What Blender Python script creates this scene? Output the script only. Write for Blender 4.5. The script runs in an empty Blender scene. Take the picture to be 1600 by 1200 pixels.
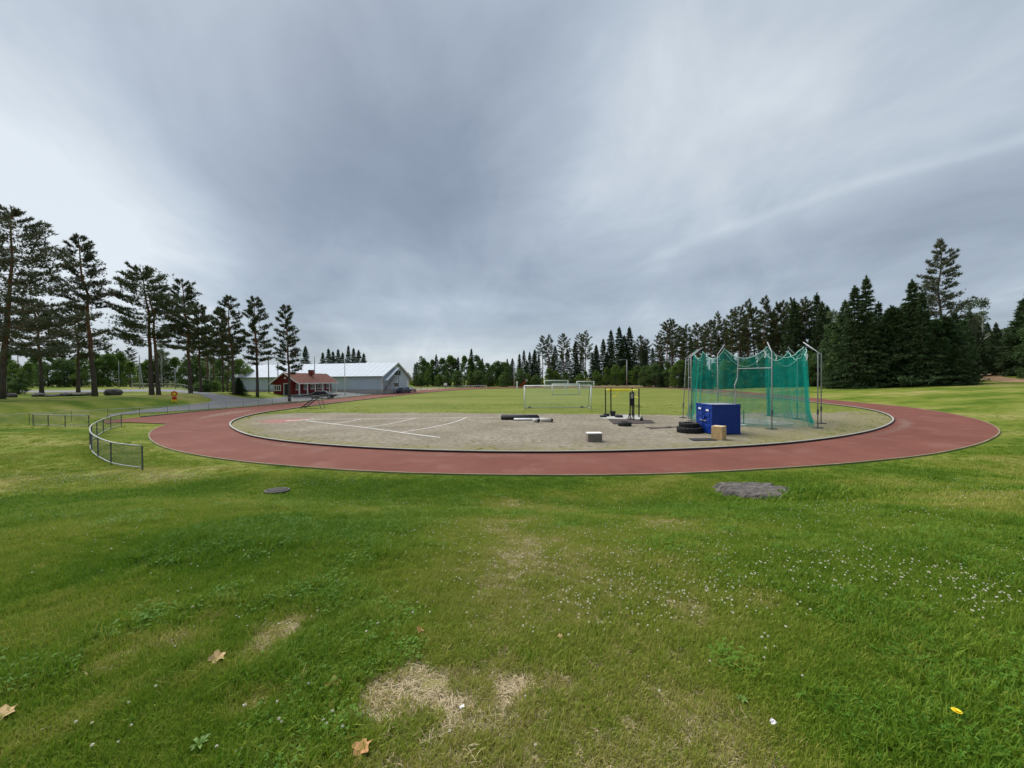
import bpy, bmesh, math, random
import numpy as np
from mathutils import Vector, Matrix
from mathutils.geometry import tessellate_polygon

sc = bpy.context.scene
COL = sc.collection
R = math.radians
rnd = random.Random(7)
rng = np.random.default_rng(11)

# ------------------------------------------------------------------ camera
CAM_H = 3.4
FPX, PITCH, ROLL = 600.0, -8.0 / 600.0, 0.008
_f = Vector((0, math.cos(PITCH), math.sin(PITCH)))
_u = Vector((0, -math.sin(PITCH), math.cos(PITCH)))
_r = Vector((1, 0, 0))
CR = (_r * math.cos(ROLL) - _u * math.sin(ROLL)).normalized()
CU = (_u * math.cos(ROLL) + _r * math.sin(ROLL)).normalized()
CF = _f
cam = bpy.data.cameras.new('camera')
cam.sensor_width = 36.0
cam.lens = 36.0 * FPX / 1600.0
cam.clip_start, cam.clip_end = 0.05, 6000
camo = bpy.data.objects.new('camera', cam)
COL.objects.link(camo)
m = Matrix((CR, CU, -CF)).transposed().to_4x4()
m.translation = (0, 0, CAM_H)
camo.matrix_world = m
sc.camera = camo

# ------------------------------------------------------------------ sky, sun, exposure
SUN_AZ, SUN_EL = R(-50), R(52)        # azimuth from +Y towards +X
world = bpy.data.worlds.new('World')
sc.world = world
world.use_nodes = True


def build_sky():
    nt = world.node_tree
    nt.nodes.clear()
    N, L = nt.nodes.new, nt.links.new
    out = N('ShaderNodeOutputWorld')
    bg = N('ShaderNodeBackground')
    bg.inputs['Strength'].default_value = 0.1
    L(bg.outputs[0], out.inputs[0])
    sky = N('ShaderNodeTexSky')
    sky.sky_type = 'NISHITA'
    sky.sun_disc = False
    sky.sun_elevation, sky.sun_rotation = SUN_EL, SUN_AZ
    sky.air_density, sky.dust_density = 1.0, 1.0
    tc = N('ShaderNodeTexCoord')
    sep = N('ShaderNodeSeparateXYZ')
    L(tc.outputs['Generated'], sep.inputs[0])

    def mth(op, a, b=None, c=None):
        n = N('ShaderNodeMath')
        n.operation = op
        for i, v in enumerate((a, b, c)):
            if v is None:
                continue
            if isinstance(v, (int, float)):
                n.inputs[i].default_value = v
            else:
                L(v, n.inputs[i])
        return n.outputs[0]

    def vmul(vec, s):
        n = N('ShaderNodeVectorMath')
        n.operation = 'MULTIPLY'
        L(vec, n.inputs[0])
        n.inputs[1].default_value = s
        return n.outputs[0]

    zc = mth('ADD', mth('MAXIMUM', sep.outputs[2], 0.0), 0.45)
    u, v = mth('DIVIDE', sep.outputs[0], zc), mth('DIVIDE', sep.outputs[1], zc)
    cmb = N('ShaderNodeCombineXYZ')
    # turn the cloud streets a little: they run towards the far end of the field
    L(mth('ADD', u, mth('MULTIPLY', v, 0.10)), cmb.inputs[0])
    L(v, cmb.inputs[1])

    def noise(scale, detail, rough, dist, seed):
        n = N('ShaderNodeTexNoise')
        n.noise_dimensions = '4D'
        n.inputs['W'].default_value = seed
        n.inputs['Scale'].default_value = 1.0
        n.inputs['Detail'].default_value = detail
        n.inputs['Roughness'].default_value = rough
        n.inputs['Distortion'].default_value = dist
        L(vmul(cmb.outputs[0], (scale[0], scale[1], 1)), n.inputs['Vector'])
        return n.outputs[0]
    n1 = noise((1.0, 0.8), 3.0, 0.45, 0.5, 3.7)
    n2 = noise((2.6, 2.1), 7.0, 0.56, 1.0, 8.1)
    n3 = noise((5.0, 3.2), 6.0, 0.6, 0.4, 1.3)
    val = mth('ADD', mth('MULTIPLY', mth('SUBTRACT', n1, 0.5), 0.55),
              mth('ADD', mth('MULTIPLY', mth('SUBTRACT', n2, 0.5), 0.52), mth('MULTIPLY', mth('SUBTRACT', n3, 0.5), 0.17)))

    # thin level layers low in the sky
    nl = N('ShaderNodeTexNoise')
    nl.inputs['Scale'].default_value = 1.0
    nl.inputs['Detail'].default_value = 5.0
    nl.inputs['Roughness'].default_value = 0.55
    L(vmul(tc.outputs['Generated'], (1.7, 1.7, 15.0)), nl.inputs['Vector'])
    low = mth('POWER', mth('SUBTRACT', 1.0, mth('MINIMUM', mth('MAXIMUM', sep.outputs[2], 0.0), 1.0)), 5.0)
    val = mth('ADD', val, mth('MULTIPLY', low, mth('ADD', mth('MULTIPLY', mth('SUBTRACT', nl.outputs[0], 0.5), 0.85), 0.15)))
    # broad thin and thick places of the cloud deck: direction, angular width, amount
    def px_dir(px, py):
        d = CF + CR * ((px - 800) / FPX) + CU * ((600 - py) / FPX)
        return d.normalized()
    blobs = BLOBS
    for (px, py, deg, amt) in blobs:
        d = px_dir(px, py)
        n = N('ShaderNodeVectorMath')
        n.operation = 'DOT_PRODUCT'
        L(tc.outputs['Generated'], n.inputs[0])
        n.inputs[1].default_value = d
        k = 1.0 / (1 - math.cos(R(deg)))
        g = mth('EXPONENT', mth('MULTIPLY', mth('SUBTRACT', n.outputs['Value'], 1.0), k))
        val = mth('ADD', val, mth('MULTIPLY', g, amt))
    # one long bright seam with a dark roll of cloud under it, straight in the cloud plane
    def uv(px, py):
        d = px_dir(px, py)
        z = max(d.z, 0) + 0.45
        return d.x / z + 0.10 * d.y / z, d.y / z
    a, b = uv(1100, 372), uv(1600, 214)
    dx, dy = b[0] - a[0], b[1] - a[1]
    ln = math.hypot(dx, dy)
    nx, ny = -dy / ln, dx / ln
    usep = N('ShaderNodeSeparateXYZ')
    L(cmb.outputs[0], usep.inputs[0])
    wob = mth('MULTIPLY', mth('SUBTRACT', n2, 0.5), 0.10)
    sd = mth('ADD', mth('ADD', mth('MULTIPLY', mth('SUBTRACT', usep.outputs[0], a[0]), nx),
                        mth('MULTIPLY', mth('SUBTRACT', usep.outputs[1], a[1]), ny)), wob)
    al = mth('ADD', mth('MULTIPLY', mth('SUBTRACT', usep.outputs[0], a[0]), dx / ln),
             mth('MULTIPLY', mth('SUBTRACT', usep.outputs[1], a[1]), dy / ln))
    ms = N('ShaderNodeMapRange')
    ms.interpolation_type = 'SMOOTHSTEP'
    L(al, ms.inputs[0])
    ms.inputs[1].default_value, ms.inputs[2].default_value = -0.5, 0.6
    sgn = 1.0
    # sign so that the dark roll lies below the seam
    c = uv(1450, 330)
    if (c[0] - a[0]) * nx + (c[1] - a[1]) * ny < 0:
        sgn = -1.0
    sdn = mth('MULTIPLY', sd, sgn)
    seam = mth('EXPONENT', mth('MULTIPLY', mth('POWER', mth('DIVIDE', sdn, 0.022), 2.0), -1.0))
    roll = mth('EXPONENT', mth('MULTIPLY', mth('POWER', mth('DIVIDE', mth('SUBTRACT', sdn, 0.17), 0.15), 2.0), -1.0))
    val = mth('ADD', val, mth('MULTIPLY', ms.outputs[0], mth('ADD', mth('MULTIPLY', seam, 0.10), mth('MULTIPLY', roll, -0.22))))
    ramp = N('ShaderNodeValToRGB')
    L(mth('ADD', val, 0.5), ramp.inputs[0])
    e = ramp.color_ramp.elements
    cols = SKY_COLS
    e[0].position, e[0].color = cols[0][0], (*cols[0][1], 1)
    e[1].position, e[1].color = cols[-1][0], (*cols[-1][1], 1)
    for p, cc in cols[1:-1]:
        q = e.new(p)
        q.color = (*cc, 1)
    sc_ = N('ShaderNodeVectorMath')
    sc_.operation = 'SCALE'
    L(ramp.outputs[0], sc_.inputs[0])
    sc_.inputs['Scale'].default_value = SKY_GAIN
    mix = N('ShaderNodeMix')
    mix.data_type = 'RGBA'
    mix.inputs[0].default_value = 0.95
    L(sky.outputs[0], mix.inputs[6])
    L(sc_.outputs[0], mix.inputs[7])
    L(mix.outputs[2], bg.inputs['Color'])


SKY_GAIN = 3.4
SKY_COLS = [(0.10, (0.168, 0.206, 0.262)), (0.36, (0.252, 0.302, 0.374)), (0.62, (0.402, 0.468, 0.545)), (0.92, (0.69, 0.745, 0.785))]
BLOBS = [(1040, 235, 11, 0.13), (1100, 150, 18, 0.12), (930, 330, 9, 0.06), (0, 300, 11, 0.30), (140, 385, 8, 0.24), (300, 412, 7, 0.14), (640, 230, 16, -0.13), (420, 290, 12, -0.10), (90, 60, 18, 0.08), (1480, 20, 20, 0.10),
         (330, 60, 14, 0.0), (740, 545, 9, 0.13), (480, 420, 9, -0.05), (880, 60, 12, -0.06)]
build_sky()
sun = bpy.data.lights.new('sun', 'SUN')
sun.energy, sun.angle, sun.color = 1.5, R(60), (1.0, 0.97, 0.92)
suno = bpy.data.objects.new('sun', sun)
COL.objects.link(suno)
sdir = Vector((math.sin(SUN_AZ) * math.cos(SUN_EL), math.cos(SUN_AZ) * math.cos(SUN_EL), math.sin(SUN_EL)))
suno.rotation_euler = sdir.to_track_quat('Z', 'Y').to_euler()
suno.location = (0, 0, 60)
vs = sc.view_settings
vs.view_transform, vs.look, vs.gamma, vs.exposure = 'Standard', 'None', 1.0, 1.62
vs.use_curve_mapping = False


GRASS_RAMP = [(0.0, (0.074, 0.178, 0.009)), (0.32, (0.190, 0.290, 0.020)), (0.60, (0.345, 0.350, 0.065)), (1.0, (0.52, 0.42, 0.21))]
# count, inner radius, outer radius, scale, coarse
LAWN_RINGS = [(13000, 0.45, 3.2, 0.80, 0), (22000, 3.2, 6.5, 0.9, 0), (26000, 6.5, 11, 1.1, 0), (18000, 11, 17, 0.8, 1), (20000, 17, 30, 0.85, 1), (30000, 30, 64, 0.85, 1)]

# ------------------------------------------------------------------ pixel rays
def ray(px, py):
    return CF + CR * ((px - 800) / FPX) + CU * ((600 - py) / FPX)


def gp(px, py, z=0.0):                       # point of a level plane seen at a pixel
    d = ray(px, py)
    t = (z - CAM_H) / d.z
    return Vector((d.x * t, d.y * t, z))


def at(px, py, Y):                           # point at a known distance
    d = ray(px, py)
    t = Y / d.y
    return Vector((d.x * t, Y, CAM_H + d.z * t))


# ------------------------------------------------------------------ numpy noise
def _hash(ix, iy, s):
    h = (ix.astype(np.int64) * 374761393 + iy.astype(np.int64) * 668265263 + s * 1442695041) & 0x7fffffff
    h = ((h ^ (h >> 13)) * 1274126177) & 0x7fffffff
    return ((h ^ (h >> 16)) & 0xffff) / 65535.0


def vnoise(x, y, s=0):
    ix, iy = np.floor(x), np.floor(y)
    fx, fy = x - ix, y - iy
    fx, fy = fx * fx * (3 - 2 * fx), fy * fy * (3 - 2 * fy)
    a, b = _hash(ix, iy, s), _hash(ix + 1, iy, s)
    c, d = _hash(ix, iy + 1, s), _hash(ix + 1, iy + 1, s)
    return (a * (1 - fx) + b * fx) * (1 - fy) + (c * (1 - fx) + d * fx) * fy


def fbm(x, y, s=0, o=4):
    v, a, t = 0, 0.5, 0
    for i in range(o):
        v = v + a * vnoise(x, y, s + i * 17)
        t += a
        x, y, a = x * 2.03 + 5.1, y * 2.03 + 1.7, a * 0.5
    return v / t


def sst(a, b, x):
    t = np.clip((np.asarray(x, float) - a) / (b - a), 0, 1)
    return t * t * (3 - 2 * t)


# ------------------------------------------------------------------ object helpers
def link(o, parent=None):
    COL.objects.link(o)
    if parent is not None:
        o.parent = parent
    return o


def tag(o, label=None, cat=None, group=None, kind=None):
    if label:
        o['label'] = label
    if cat:
        o['category'] = cat
    if group:
        o['group'] = group
    if kind:
        o['kind'] = kind
    return o


def empty(name, loc=(0, 0, 0), rz=0.0):
    o = bpy.data.objects.new(name, None)
    o.empty_display_size = 0.2
    o.location = loc
    o.rotation_euler = (0, 0, rz)
    return link(o)


def copy_tree(o, parent=None):
    c = o.copy()
    COL.objects.link(c)
    if parent is not None:
        c.parent = parent
    for ch in o.children:
        copy_tree(ch, c)
    return c


class MB:
    def __init__(s):
        s.v, s.f = [], []

    def add(s, vs_, fs):
        b = len(s.v)
        s.v += [tuple(p) for p in vs_]
        s.f += [tuple(i + b for i in f) for f in fs]
        return s

    def box(s, c, d, rz=0.0, M=None):
        x, y, z = d[0] / 2, d[1] / 2, d[2] / 2
        ps = [Vector((sx * x, sy * y, sz * z)) for sz in (-1, 1) for sy in (-1, 1) for sx in (-1, 1)]
        if M is not None:
            ps = [M @ p for p in ps]
        elif rz:
            q = Matrix.Rotation(rz, 3, 'Z')
            ps = [q @ p for p in ps]
        ps = [p + Vector(c) for p in ps]
        return s.add(ps, [(0, 2, 3, 1), (4, 5, 7, 6), (0, 1, 5, 4), (1, 3, 7, 5), (3, 2, 6, 7), (2, 0, 4, 6)])

    def bar(s, a, b, w, h=None):
        a, b = Vector(a), Vector(b)
        h = h or w
        d = (b - a)
        t = d.normalized()
        up = Vector((0, 0, 1)) if abs(t.z) < 0.95 else Vector((0, 1, 0))
        x = t.cross(up).normalized()
        y = x.cross(t).normalized()
        ps = []
        for p in (a, b):
            for i, j in ((-1, -1), (1, -1), (1, 1), (-1, 1)):
                ps.append(p + x * i * w / 2 + y * j * h / 2)
        return s.add(ps, [(3, 2, 1, 0), (4, 5, 6, 7), (0, 1, 5, 4), (1, 2, 6, 5), (2, 3, 7, 6), (3, 0, 4, 7)])

    def tube(s, pts, rad, n=8, cap=True):
        pts = [Vector(p) for p in pts]
        if not isinstance(rad, (list, tuple)):
            rad = [rad] * len(pts)
        base = len(s.v)
        t0 = (pts[1] - pts[0]).normalized()
        ref = Vector((0, 0, 1)) if abs(t0.z) < 0.9 else Vector((1, 0, 0))
        x = t0.cross(ref).normalized()
        for k, p in enumerate(pts):
            t = (pts[min(k + 1, len(pts) - 1)] - pts[max(k - 1, 0)]).normalized()
            x = (x - t * x.dot(t)).normalized()
            y = t.cross(x)
            for i in range(n):
                a = 2 * math.pi * i / n
                s.v.append(tuple(p + (x * math.cos(a) + y * math.sin(a)) * rad[k]))
        for k in range(len(pts) - 1):
            for i in range(n):
                j = (i + 1) % n
                s.f.append((base + k * n + i, base + k * n + j, base + (k + 1) * n + j, base + (k + 1) * n + i))
        if cap:
            s.f.append(tuple(base + i for i in reversed(range(n))))
            s.f.append(tuple(base + (len(pts) - 1) * n + i for i in range(n)))
        return s

    def lathe(s, prof, n=24, c=(0, 0, 0), close=False):
        base = len(s.v)
        for r_, z in prof:
            for i in range(n):
                a = 2 * math.pi * i / n
                s.v.append((c[0] + r_ * math.cos(a), c[1] + r_ * math.sin(a), c[2] + z))
        m_ = len(prof)
        for k in range(m_ if close else m_ - 1):
            k2 = (k + 1) % m_
            for i in range(n):
                j = (i + 1) % n
                s.f.append((base + k * n + i, base + k * n + j, base + k2 * n + j, base + k2 * n + i))
        if not close:
            s.f.append(tuple(base + i for i in reversed(range(n))))
            s.f.append(tuple(base + (m_ - 1) * n + i for i in range(n)))
        return s

    def build(s, name, mat, parent=None, smooth=False, bevel=0.0):
        me = bpy.data.meshes.new(name)
        me.from_pydata(s.v, [], s.f)
        me.update()
        o = bpy.data.objects.new(name, me)
        mats = mat if isinstance(mat, (list, tuple)) else [mat]
        for q in mats:
            me.materials.append(q)
        if smooth:
            me.polygons.foreach_set('use_smooth', [True] * len(me.polygons))
        if bevel:
            b = o.modifiers.new('bevel', 'BEVEL')
            b.width, b.segments, b.limit_method = bevel, 2, 'ANGLE'
        return link(o, parent)


def np_mesh(name, V, F, mat, parent=None, do_link=True, smooth=False):
    """V (n,3), F (m,k) numpy arrays"""
    me = bpy.data.meshes.new(name)
    n, k = F.shape
    me.vertices.add(len(V))
    me.vertices.foreach_set('co', np.ascontiguousarray(V, np.float32).ravel())
    me.loops.add(n * k)
    me.polygons.add(n)
    me.loops.foreach_set('vertex_index', np.ascontiguousarray(F, np.int32).ravel())
    me.polygons.foreach_set('loop_start', np.arange(n, dtype=np.int32) * k)
    if smooth:
        me.polygons.foreach_set('use_smooth', np.ones(n, bool))
    me.update(calc_edges=True)
    me.validate()
    if mat is not None:
        me.materials.append(mat)
    if not do_link:
        return me
    o = bpy.data.objects.new(name, me)
    return link(o, parent)


# ------------------------------------------------------------------ materials
def new_mat(name):
    mt = bpy.data.materials.new(name)
    mt.use_nodes = True
    nt = mt.node_tree
    b = nt.nodes['Principled BSDF']
    return mt, nt, b


def mat(name, col, rough=0.7, metal=0.0, var=0.15, scale=6.0, bump=0.0, bscale=40.0, dirt=None, dirt_amt=0.35, spec=0.3, stretch=(1, 1, 1)):
    mt, nt, b = new_mat(name)
    N, L = nt.nodes.new, nt.links.new
    b.inputs['Roughness'].default_value = rough
    b.inputs['Metallic'].default_value = metal
    b.inputs['Specular IOR Level'].default_value = spec
    tc = N('ShaderNodeTexCoord')
    mp = N('ShaderNodeMapping')
    mp.inputs['Scale'].default_value = stretch
    L(tc.outputs['Object'], mp.inputs[0])
    nz = N('ShaderNodeTexNoise')
    nz.inputs['Scale'].default_value = scale
    nz.inputs['Detail'].default_value = 6
    nz.inputs['Roughness'].default_value = 0.6
    L(mp.outputs[0], nz.inputs['Vector'])
    r_ = N('ShaderNodeValToRGB')
    L(nz.outputs[0], r_.inputs[0])
    lo = [max(0, c * (1 - var)) for c in col]
    hi = [min(1, c * (1 + var)) for c in col]
    r_.color_ramp.elements[0].position, r_.color_ramp.elements[1].position = 0.3, 0.7
    r_.color_ramp.elements[0].color = (*lo, 1)
    r_.color_ramp.elements[1].color = (*hi, 1)
    src = r_.outputs[0]
    if dirt:
        n2 = N('ShaderNodeTexNoise')
        n2.inputs['Scale'].default_value = scale * 0.4
        n2.inputs['Detail'].default_value = 8
        n2.inputs['Roughness'].default_value = 0.7
        L(mp.outputs[0], n2.inputs['Vector'])
        mr = N('ShaderNodeMapRange')
        L(n2.outputs[0], mr.inputs[0])
        mr.inputs[1].default_value, mr.inputs[2].default_value = 0.48, 0.72
        mr.inputs[4].default_value = dirt_amt
        mx = N('ShaderNodeMix')
        mx.data_type = 'RGBA'
        L(mr.outputs[0], mx.inputs[0])
        L(src, mx.inputs[6])
        mx.inputs[7].default_value = (*dirt, 1)
        src = mx.outputs[2]
    L(src, b.inputs['Base Color'])
    if bump:
        nb = N('ShaderNodeTexNoise')
        nb.inputs['Scale'].default_value = bscale
        nb.inputs['Detail'].default_value = 4
        L(mp.outputs[0], nb.inputs['Vector'])
        bp_ = N('ShaderNodeBump')
        bp_.inputs['Strength'].default_value = 1.0
        bp_.inputs['Distance'].default_value = bump
        L(nb.outputs[0], bp_.inputs['Height'])
        L(bp_.outputs[0], b.inputs['Normal'])
    return mt


def film(name, col, alpha, rough=0.8, var=0.25, scale=3.0):
    """fine net or wire mesh: too fine to resolve, so part of the light passes"""
    mt, nt, b = new_mat(name)
    N, L = nt.nodes.new, nt.links.new
    b.inputs['Base Color'].default_value = (*col, 1)
    b.inputs['Roughness'].default_value = rough
    b.inputs['Specular IOR Level'].default_value = 0.1
    tr = N('ShaderNodeBsdfTransparent')
    tl = N('ShaderNodeBsdfTranslucent')
    tl.inputs[0].default_value = (*col, 1)
    m0 = N('ShaderNodeMixShader')
    m0.inputs[0].default_value = 0.45
    L(b.outputs[0], m0.inputs[1])
    L(tl.outputs[0], m0.inputs[2])
    mx = N('ShaderNodeMixShader')
    tc = N('ShaderNodeTexCoord')
    nz = N('ShaderNodeTexNoise')
    nz.inputs['Scale'].default_value = scale
    nz.inputs['Detail'].default_value = 5
    L(tc.outputs['Object'], nz.inputs['Vector'])
    mr = N('ShaderNodeMapRange')
    L(nz.outputs[0], mr.inputs[0])
    mr.inputs[1].default_value, mr.inputs[2].default_value = 0.3, 0.7
    mr.inputs[3].default_value, mr.inputs[4].default_value = alpha * (1 - var), alpha * (1 + var)
    L(mr.outputs[0], mx.inputs[0])
    L(tr.outputs[0], mx.inputs[1])
    L(m0.outputs[0], mx.inputs[2])
    L(mx.outputs[0], nt.nodes['Material Output'].inputs[0])
    return mt


def leaf_mat(name, dark, light, transl=0.25):
    mt, nt, b = new_mat(name)
    N, L = nt.nodes.new, nt.links.new
    g = N('ShaderNodeNewGeometry')
    oi = N('ShaderNodeObjectInfo')
    mth = N('ShaderNodeMath')
    mth.operation = 'MULTIPLY_ADD'
    L(g.outputs['Random Per Island'], mth.inputs[0])
    mth.inputs[1].default_value = 0.75
    m2 = N('ShaderNodeMath')
    m2.operation = 'MULTIPLY'
    L(oi.outputs['Random'], m2.inputs[0])
    m2.inputs[1].default_value = 0.25
    L(m2.outputs[0], mth.inputs[2])
    mx = N('ShaderNodeMix')
    mx.data_type = 'RGBA'
    L(mth.outputs[0], mx.inputs[0])
    mx.inputs[6].default_value = (*dark, 1)
    mx.inputs[7].default_value = (*light, 1)
    b.inputs['Roughness'].default_value = 0.65
    b.inputs['Specular IOR Level'].default_value = 0.15
    L(mx.outputs[2], b.inputs['Base Color'])
    tl = N('ShaderNodeBsdfTranslucent')
    L(mx.outputs[2], tl.inputs[0])
    ms = N('ShaderNodeMixShader')
    ms.inputs[0].default_value = transl
    L(b.outputs[0], ms.inputs[1])
    L(tl.outputs[0], ms.inputs[2])
    L(ms.outputs[0], nt.nodes['Material Output'].inputs[0])
    return mt


M = {}
M['galv'] = mat('galvanised_steel', (0.34, 0.35, 0.36), 0.5, 0.25, 0.2, 9, dirt=(0.2, 0.19, 0.18))
M['galv_dark'] = mat('weathered_steel', (0.12, 0.125, 0.13), 0.55, 0.4, 0.25, 9)
M['white_metal'] = mat('white_paint', (0.78, 0.79, 0.8), 0.4, 0, 0.06, 7, dirt=(0.5, 0.49, 0.46))
M['black_metal'] = mat('black_paint', (0.018, 0.018, 0.02), 0.5, 0, 0.3, 9)
M['yellow'] = mat('yellow_paint', (0.75, 0.62, 0.03), 0.45, 0, 0.1, 7)
M['rubber'] = mat('black_rubber', (0.022, 0.022, 0.023), 0.75, 0, 0.3, 9, bump=0.004, bscale=60)
M['mat'] = mat('rubber_mat', (0.055, 0.04, 0.036), 0.85, 0, 0.3, 9)
M['blue'] = mat('blue_container_paint', (0.004, 0.034, 0.23), 0.42, 0, 0.15, 2, dirt=(0.012, 0.05, 0.24), dirt_amt=0.3)
M['ply'] = mat('plywood', (0.52, 0.35, 0.17), 0.7, 0, 0.28, 5, stretch=(3, 3, 0.5), dirt=(0.36, 0.21, 0.09))
M['ply_top'] = mat('plywood_top', (0.60, 0.47, 0.30), 0.7, 0, 0.12, 5)
M['concrete'] = mat('concrete', (0.42, 0.41, 0.38), 0.9, 0, 0.15, 8, bump=0.004, dirt=(0.25, 0.24, 0.2))
M['block_side'] = mat('stained_concrete', (0.20, 0.175, 0.145), 0.9, 0, 0.4, 9, bump=0.01, bscale=25, dirt=(0.07, 0.06, 0.05))
M['white_stone'] = mat('pale_concrete', (0.70, 0.69, 0.66), 0.85, 0, 0.08, 8)
M['wood_grey'] = mat('weathered_wood', (0.22, 0.19, 0.165), 0.9, 0, 0.3, 6, stretch=(0.5, 6, 6))
M['rock'] = mat('granite', (0.075, 0.072, 0.07), 0.9, 0, 0.35, 2.5, bump=0.03, bscale=9, dirt=(0.13, 0.125, 0.115))
M['rock_flat'] = mat('bedrock', (0.100, 0.086, 0.078), 0.92, 0, 0.65, 8, bump=0.08, bscale=9, dirt=(0.25, 0.235, 0.21), dirt_amt=0.8, stretch=(0.7, 2.0, 1))
M['iron'] = mat('cast_iron', (0.075, 0.072, 0.068), 0.7, 0.3, 0.3, 14, bump=0.003, dirt=(0.13, 0.1, 0.07))
M['fence_film'] = film('chain_link', (0.16, 0.18, 0.18), 0.30, var=0.08)
M['fence_film_far'] = film('chain_link_far', (0.2, 0.21, 0.2), 0.16, var=0.08)
M['net'] = film('green_net', (0.006, 0.30, 0.235), 0.40, var=0.30, scale=1.6)
M['goal_net'] = film('goal_net', (0.28, 0.42, 0.34), 0.14, var=0.2)
M['rope'] = mat('pale_rope', (0.35, 0.62, 0.55), 0.8, 0, 0.2, 9)
M['red_wall'] = mat('falu_red_boards', (0.19, 0.022, 0.020), 0.85, 0, 0.2, 2, stretch=(0.3, 0.3, 4))
M['roof_red'] = mat('roof_tiles', (0.185, 0.070, 0.048), 0.85, 0, 0.32, 1.6, bump=0.02, bscale=9, dirt=(0.10, 0.055, 0.042))
M['trim'] = mat('white_trim', (0.80, 0.79, 0.76), 0.6, 0, 0.05, 5)
M['pane'] = mat('window_glass', (0.03, 0.035, 0.04), 0.08, 0, 0.2, 3, spec=0.6)
M['dark_door'] = mat('dark_door', (0.03, 0.028, 0.026), 0.6, 0, 0.2, 4)
M['hall'] = mat('pale_blue_sheet', (0.50, 0.575, 0.65), 0.55, 0, 0.05, 0.6, dirt=(0.42, 0.50, 0.57), dirt_amt=0.2)
M['hall_roof'] = mat('pale_roof_sheet', (0.39, 0.445, 0.51), 0.6, 0, 0.06, 0.5)
M['plinth'] = mat('plinth', (0.42, 0.40, 0.38), 0.9, 0, 0.12, 3)
M['brick_red'] = mat('chimney_brick', (0.22, 0.05, 0.04), 0.9, 0, 0.25, 8)
M['car_dark'] = mat('dark_car_paint', (0.015, 0.013, 0.016), 0.25, 0.2, 0.1, 3, spec=0.6)
M['car_silver'] = mat('silver_car_paint', (0.42, 0.44, 0.46), 0.3, 0.5, 0.08, 3)
M['car_blue'] = mat('blue_grey_car_paint', (0.08, 0.10, 0.14), 0.3, 0.3, 0.08, 3)
M['sign_yellow'] = mat('sign_yellow', (0.82, 0.55, 0.02), 0.45, 0, 0.05, 5)
M['sign_red'] = mat('sign_red', (0.55, 0.03, 0.02), 0.45, 0, 0.05, 5)
M['kerb_tan'] = mat('tan_edging', (0.23, 0.20, 0.12), 0.95, 0, 0.3, 0.9, dirt=(0.13, 0.14, 0.05), dirt_amt=0.9)
M['kerb_white'] = mat('kerb_white', (0.34, 0.33, 0.305), 0.8, 0, 0.15, 1.5, dirt=(0.30, 0.29, 0.25), dirt_amt=0.6)
M['line'] = mat('line_paint', (0.66, 0.65, 0.62), 0.8, 0, 0.12, 2.5, dirt=(0.36, 0.34, 0.29), dirt_amt=0.6)
M['red_pad'] = mat('red_pad', (0.28, 0.13, 0.11), 0.9, 0, 0.2, 2)
M['needle'] = leaf_mat('pine_needles', (0.034, 0.048, 0.022), (0.145, 0.175, 0.074), 0.2)
M['needle_near'] = leaf_mat('pine_needles_grey', (0.048, 0.060, 0.038), (0.19, 0.205, 0.125), 0.2)
M['spruce'] = leaf_mat('spruce_needles', (0.022, 0.046, 0.019), (0.100, 0.148, 0.060), 0.18)
M['leaf_dark'] = leaf_mat('dark_leaves', (0.036, 0.074, 0.022), (0.130, 0.205, 0.056), 0.35)
M['leaf'] = leaf_mat('green_leaves', (0.060, 0.115, 0.024), (0.190, 0.285, 0.060), 0.40)
M['leaf_deep'] = leaf_mat('deep_green_leaves', (0.030, 0.064, 0.024), (0.120, 0.190, 0.066), 0.3)
M['leaf_pale'] = leaf_mat('pale_leaves', (0.05, 0.075, 0.035), (0.15, 0.19, 0.09), 0.30)
M['dead_leaf'] = mat('dry_leaf', (0.48, 0.25, 0.11), 0.75, 0, 0.25, 30, dirt=(0.30, 0.14, 0.06))
M['dead_leaf2'] = mat('dry_leaf_tan', (0.46, 0.32, 0.15), 0.75, 0, 0.25, 30)
M['paper'] = mat('paper_scrap', (0.75, 0.74, 0.72), 0.8, 0, 0.06, 30)
M['dandelion'] = mat('dandelion_petals', (0.85, 0.62, 0.02), 0.6, 0, 0.1, 40)


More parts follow.
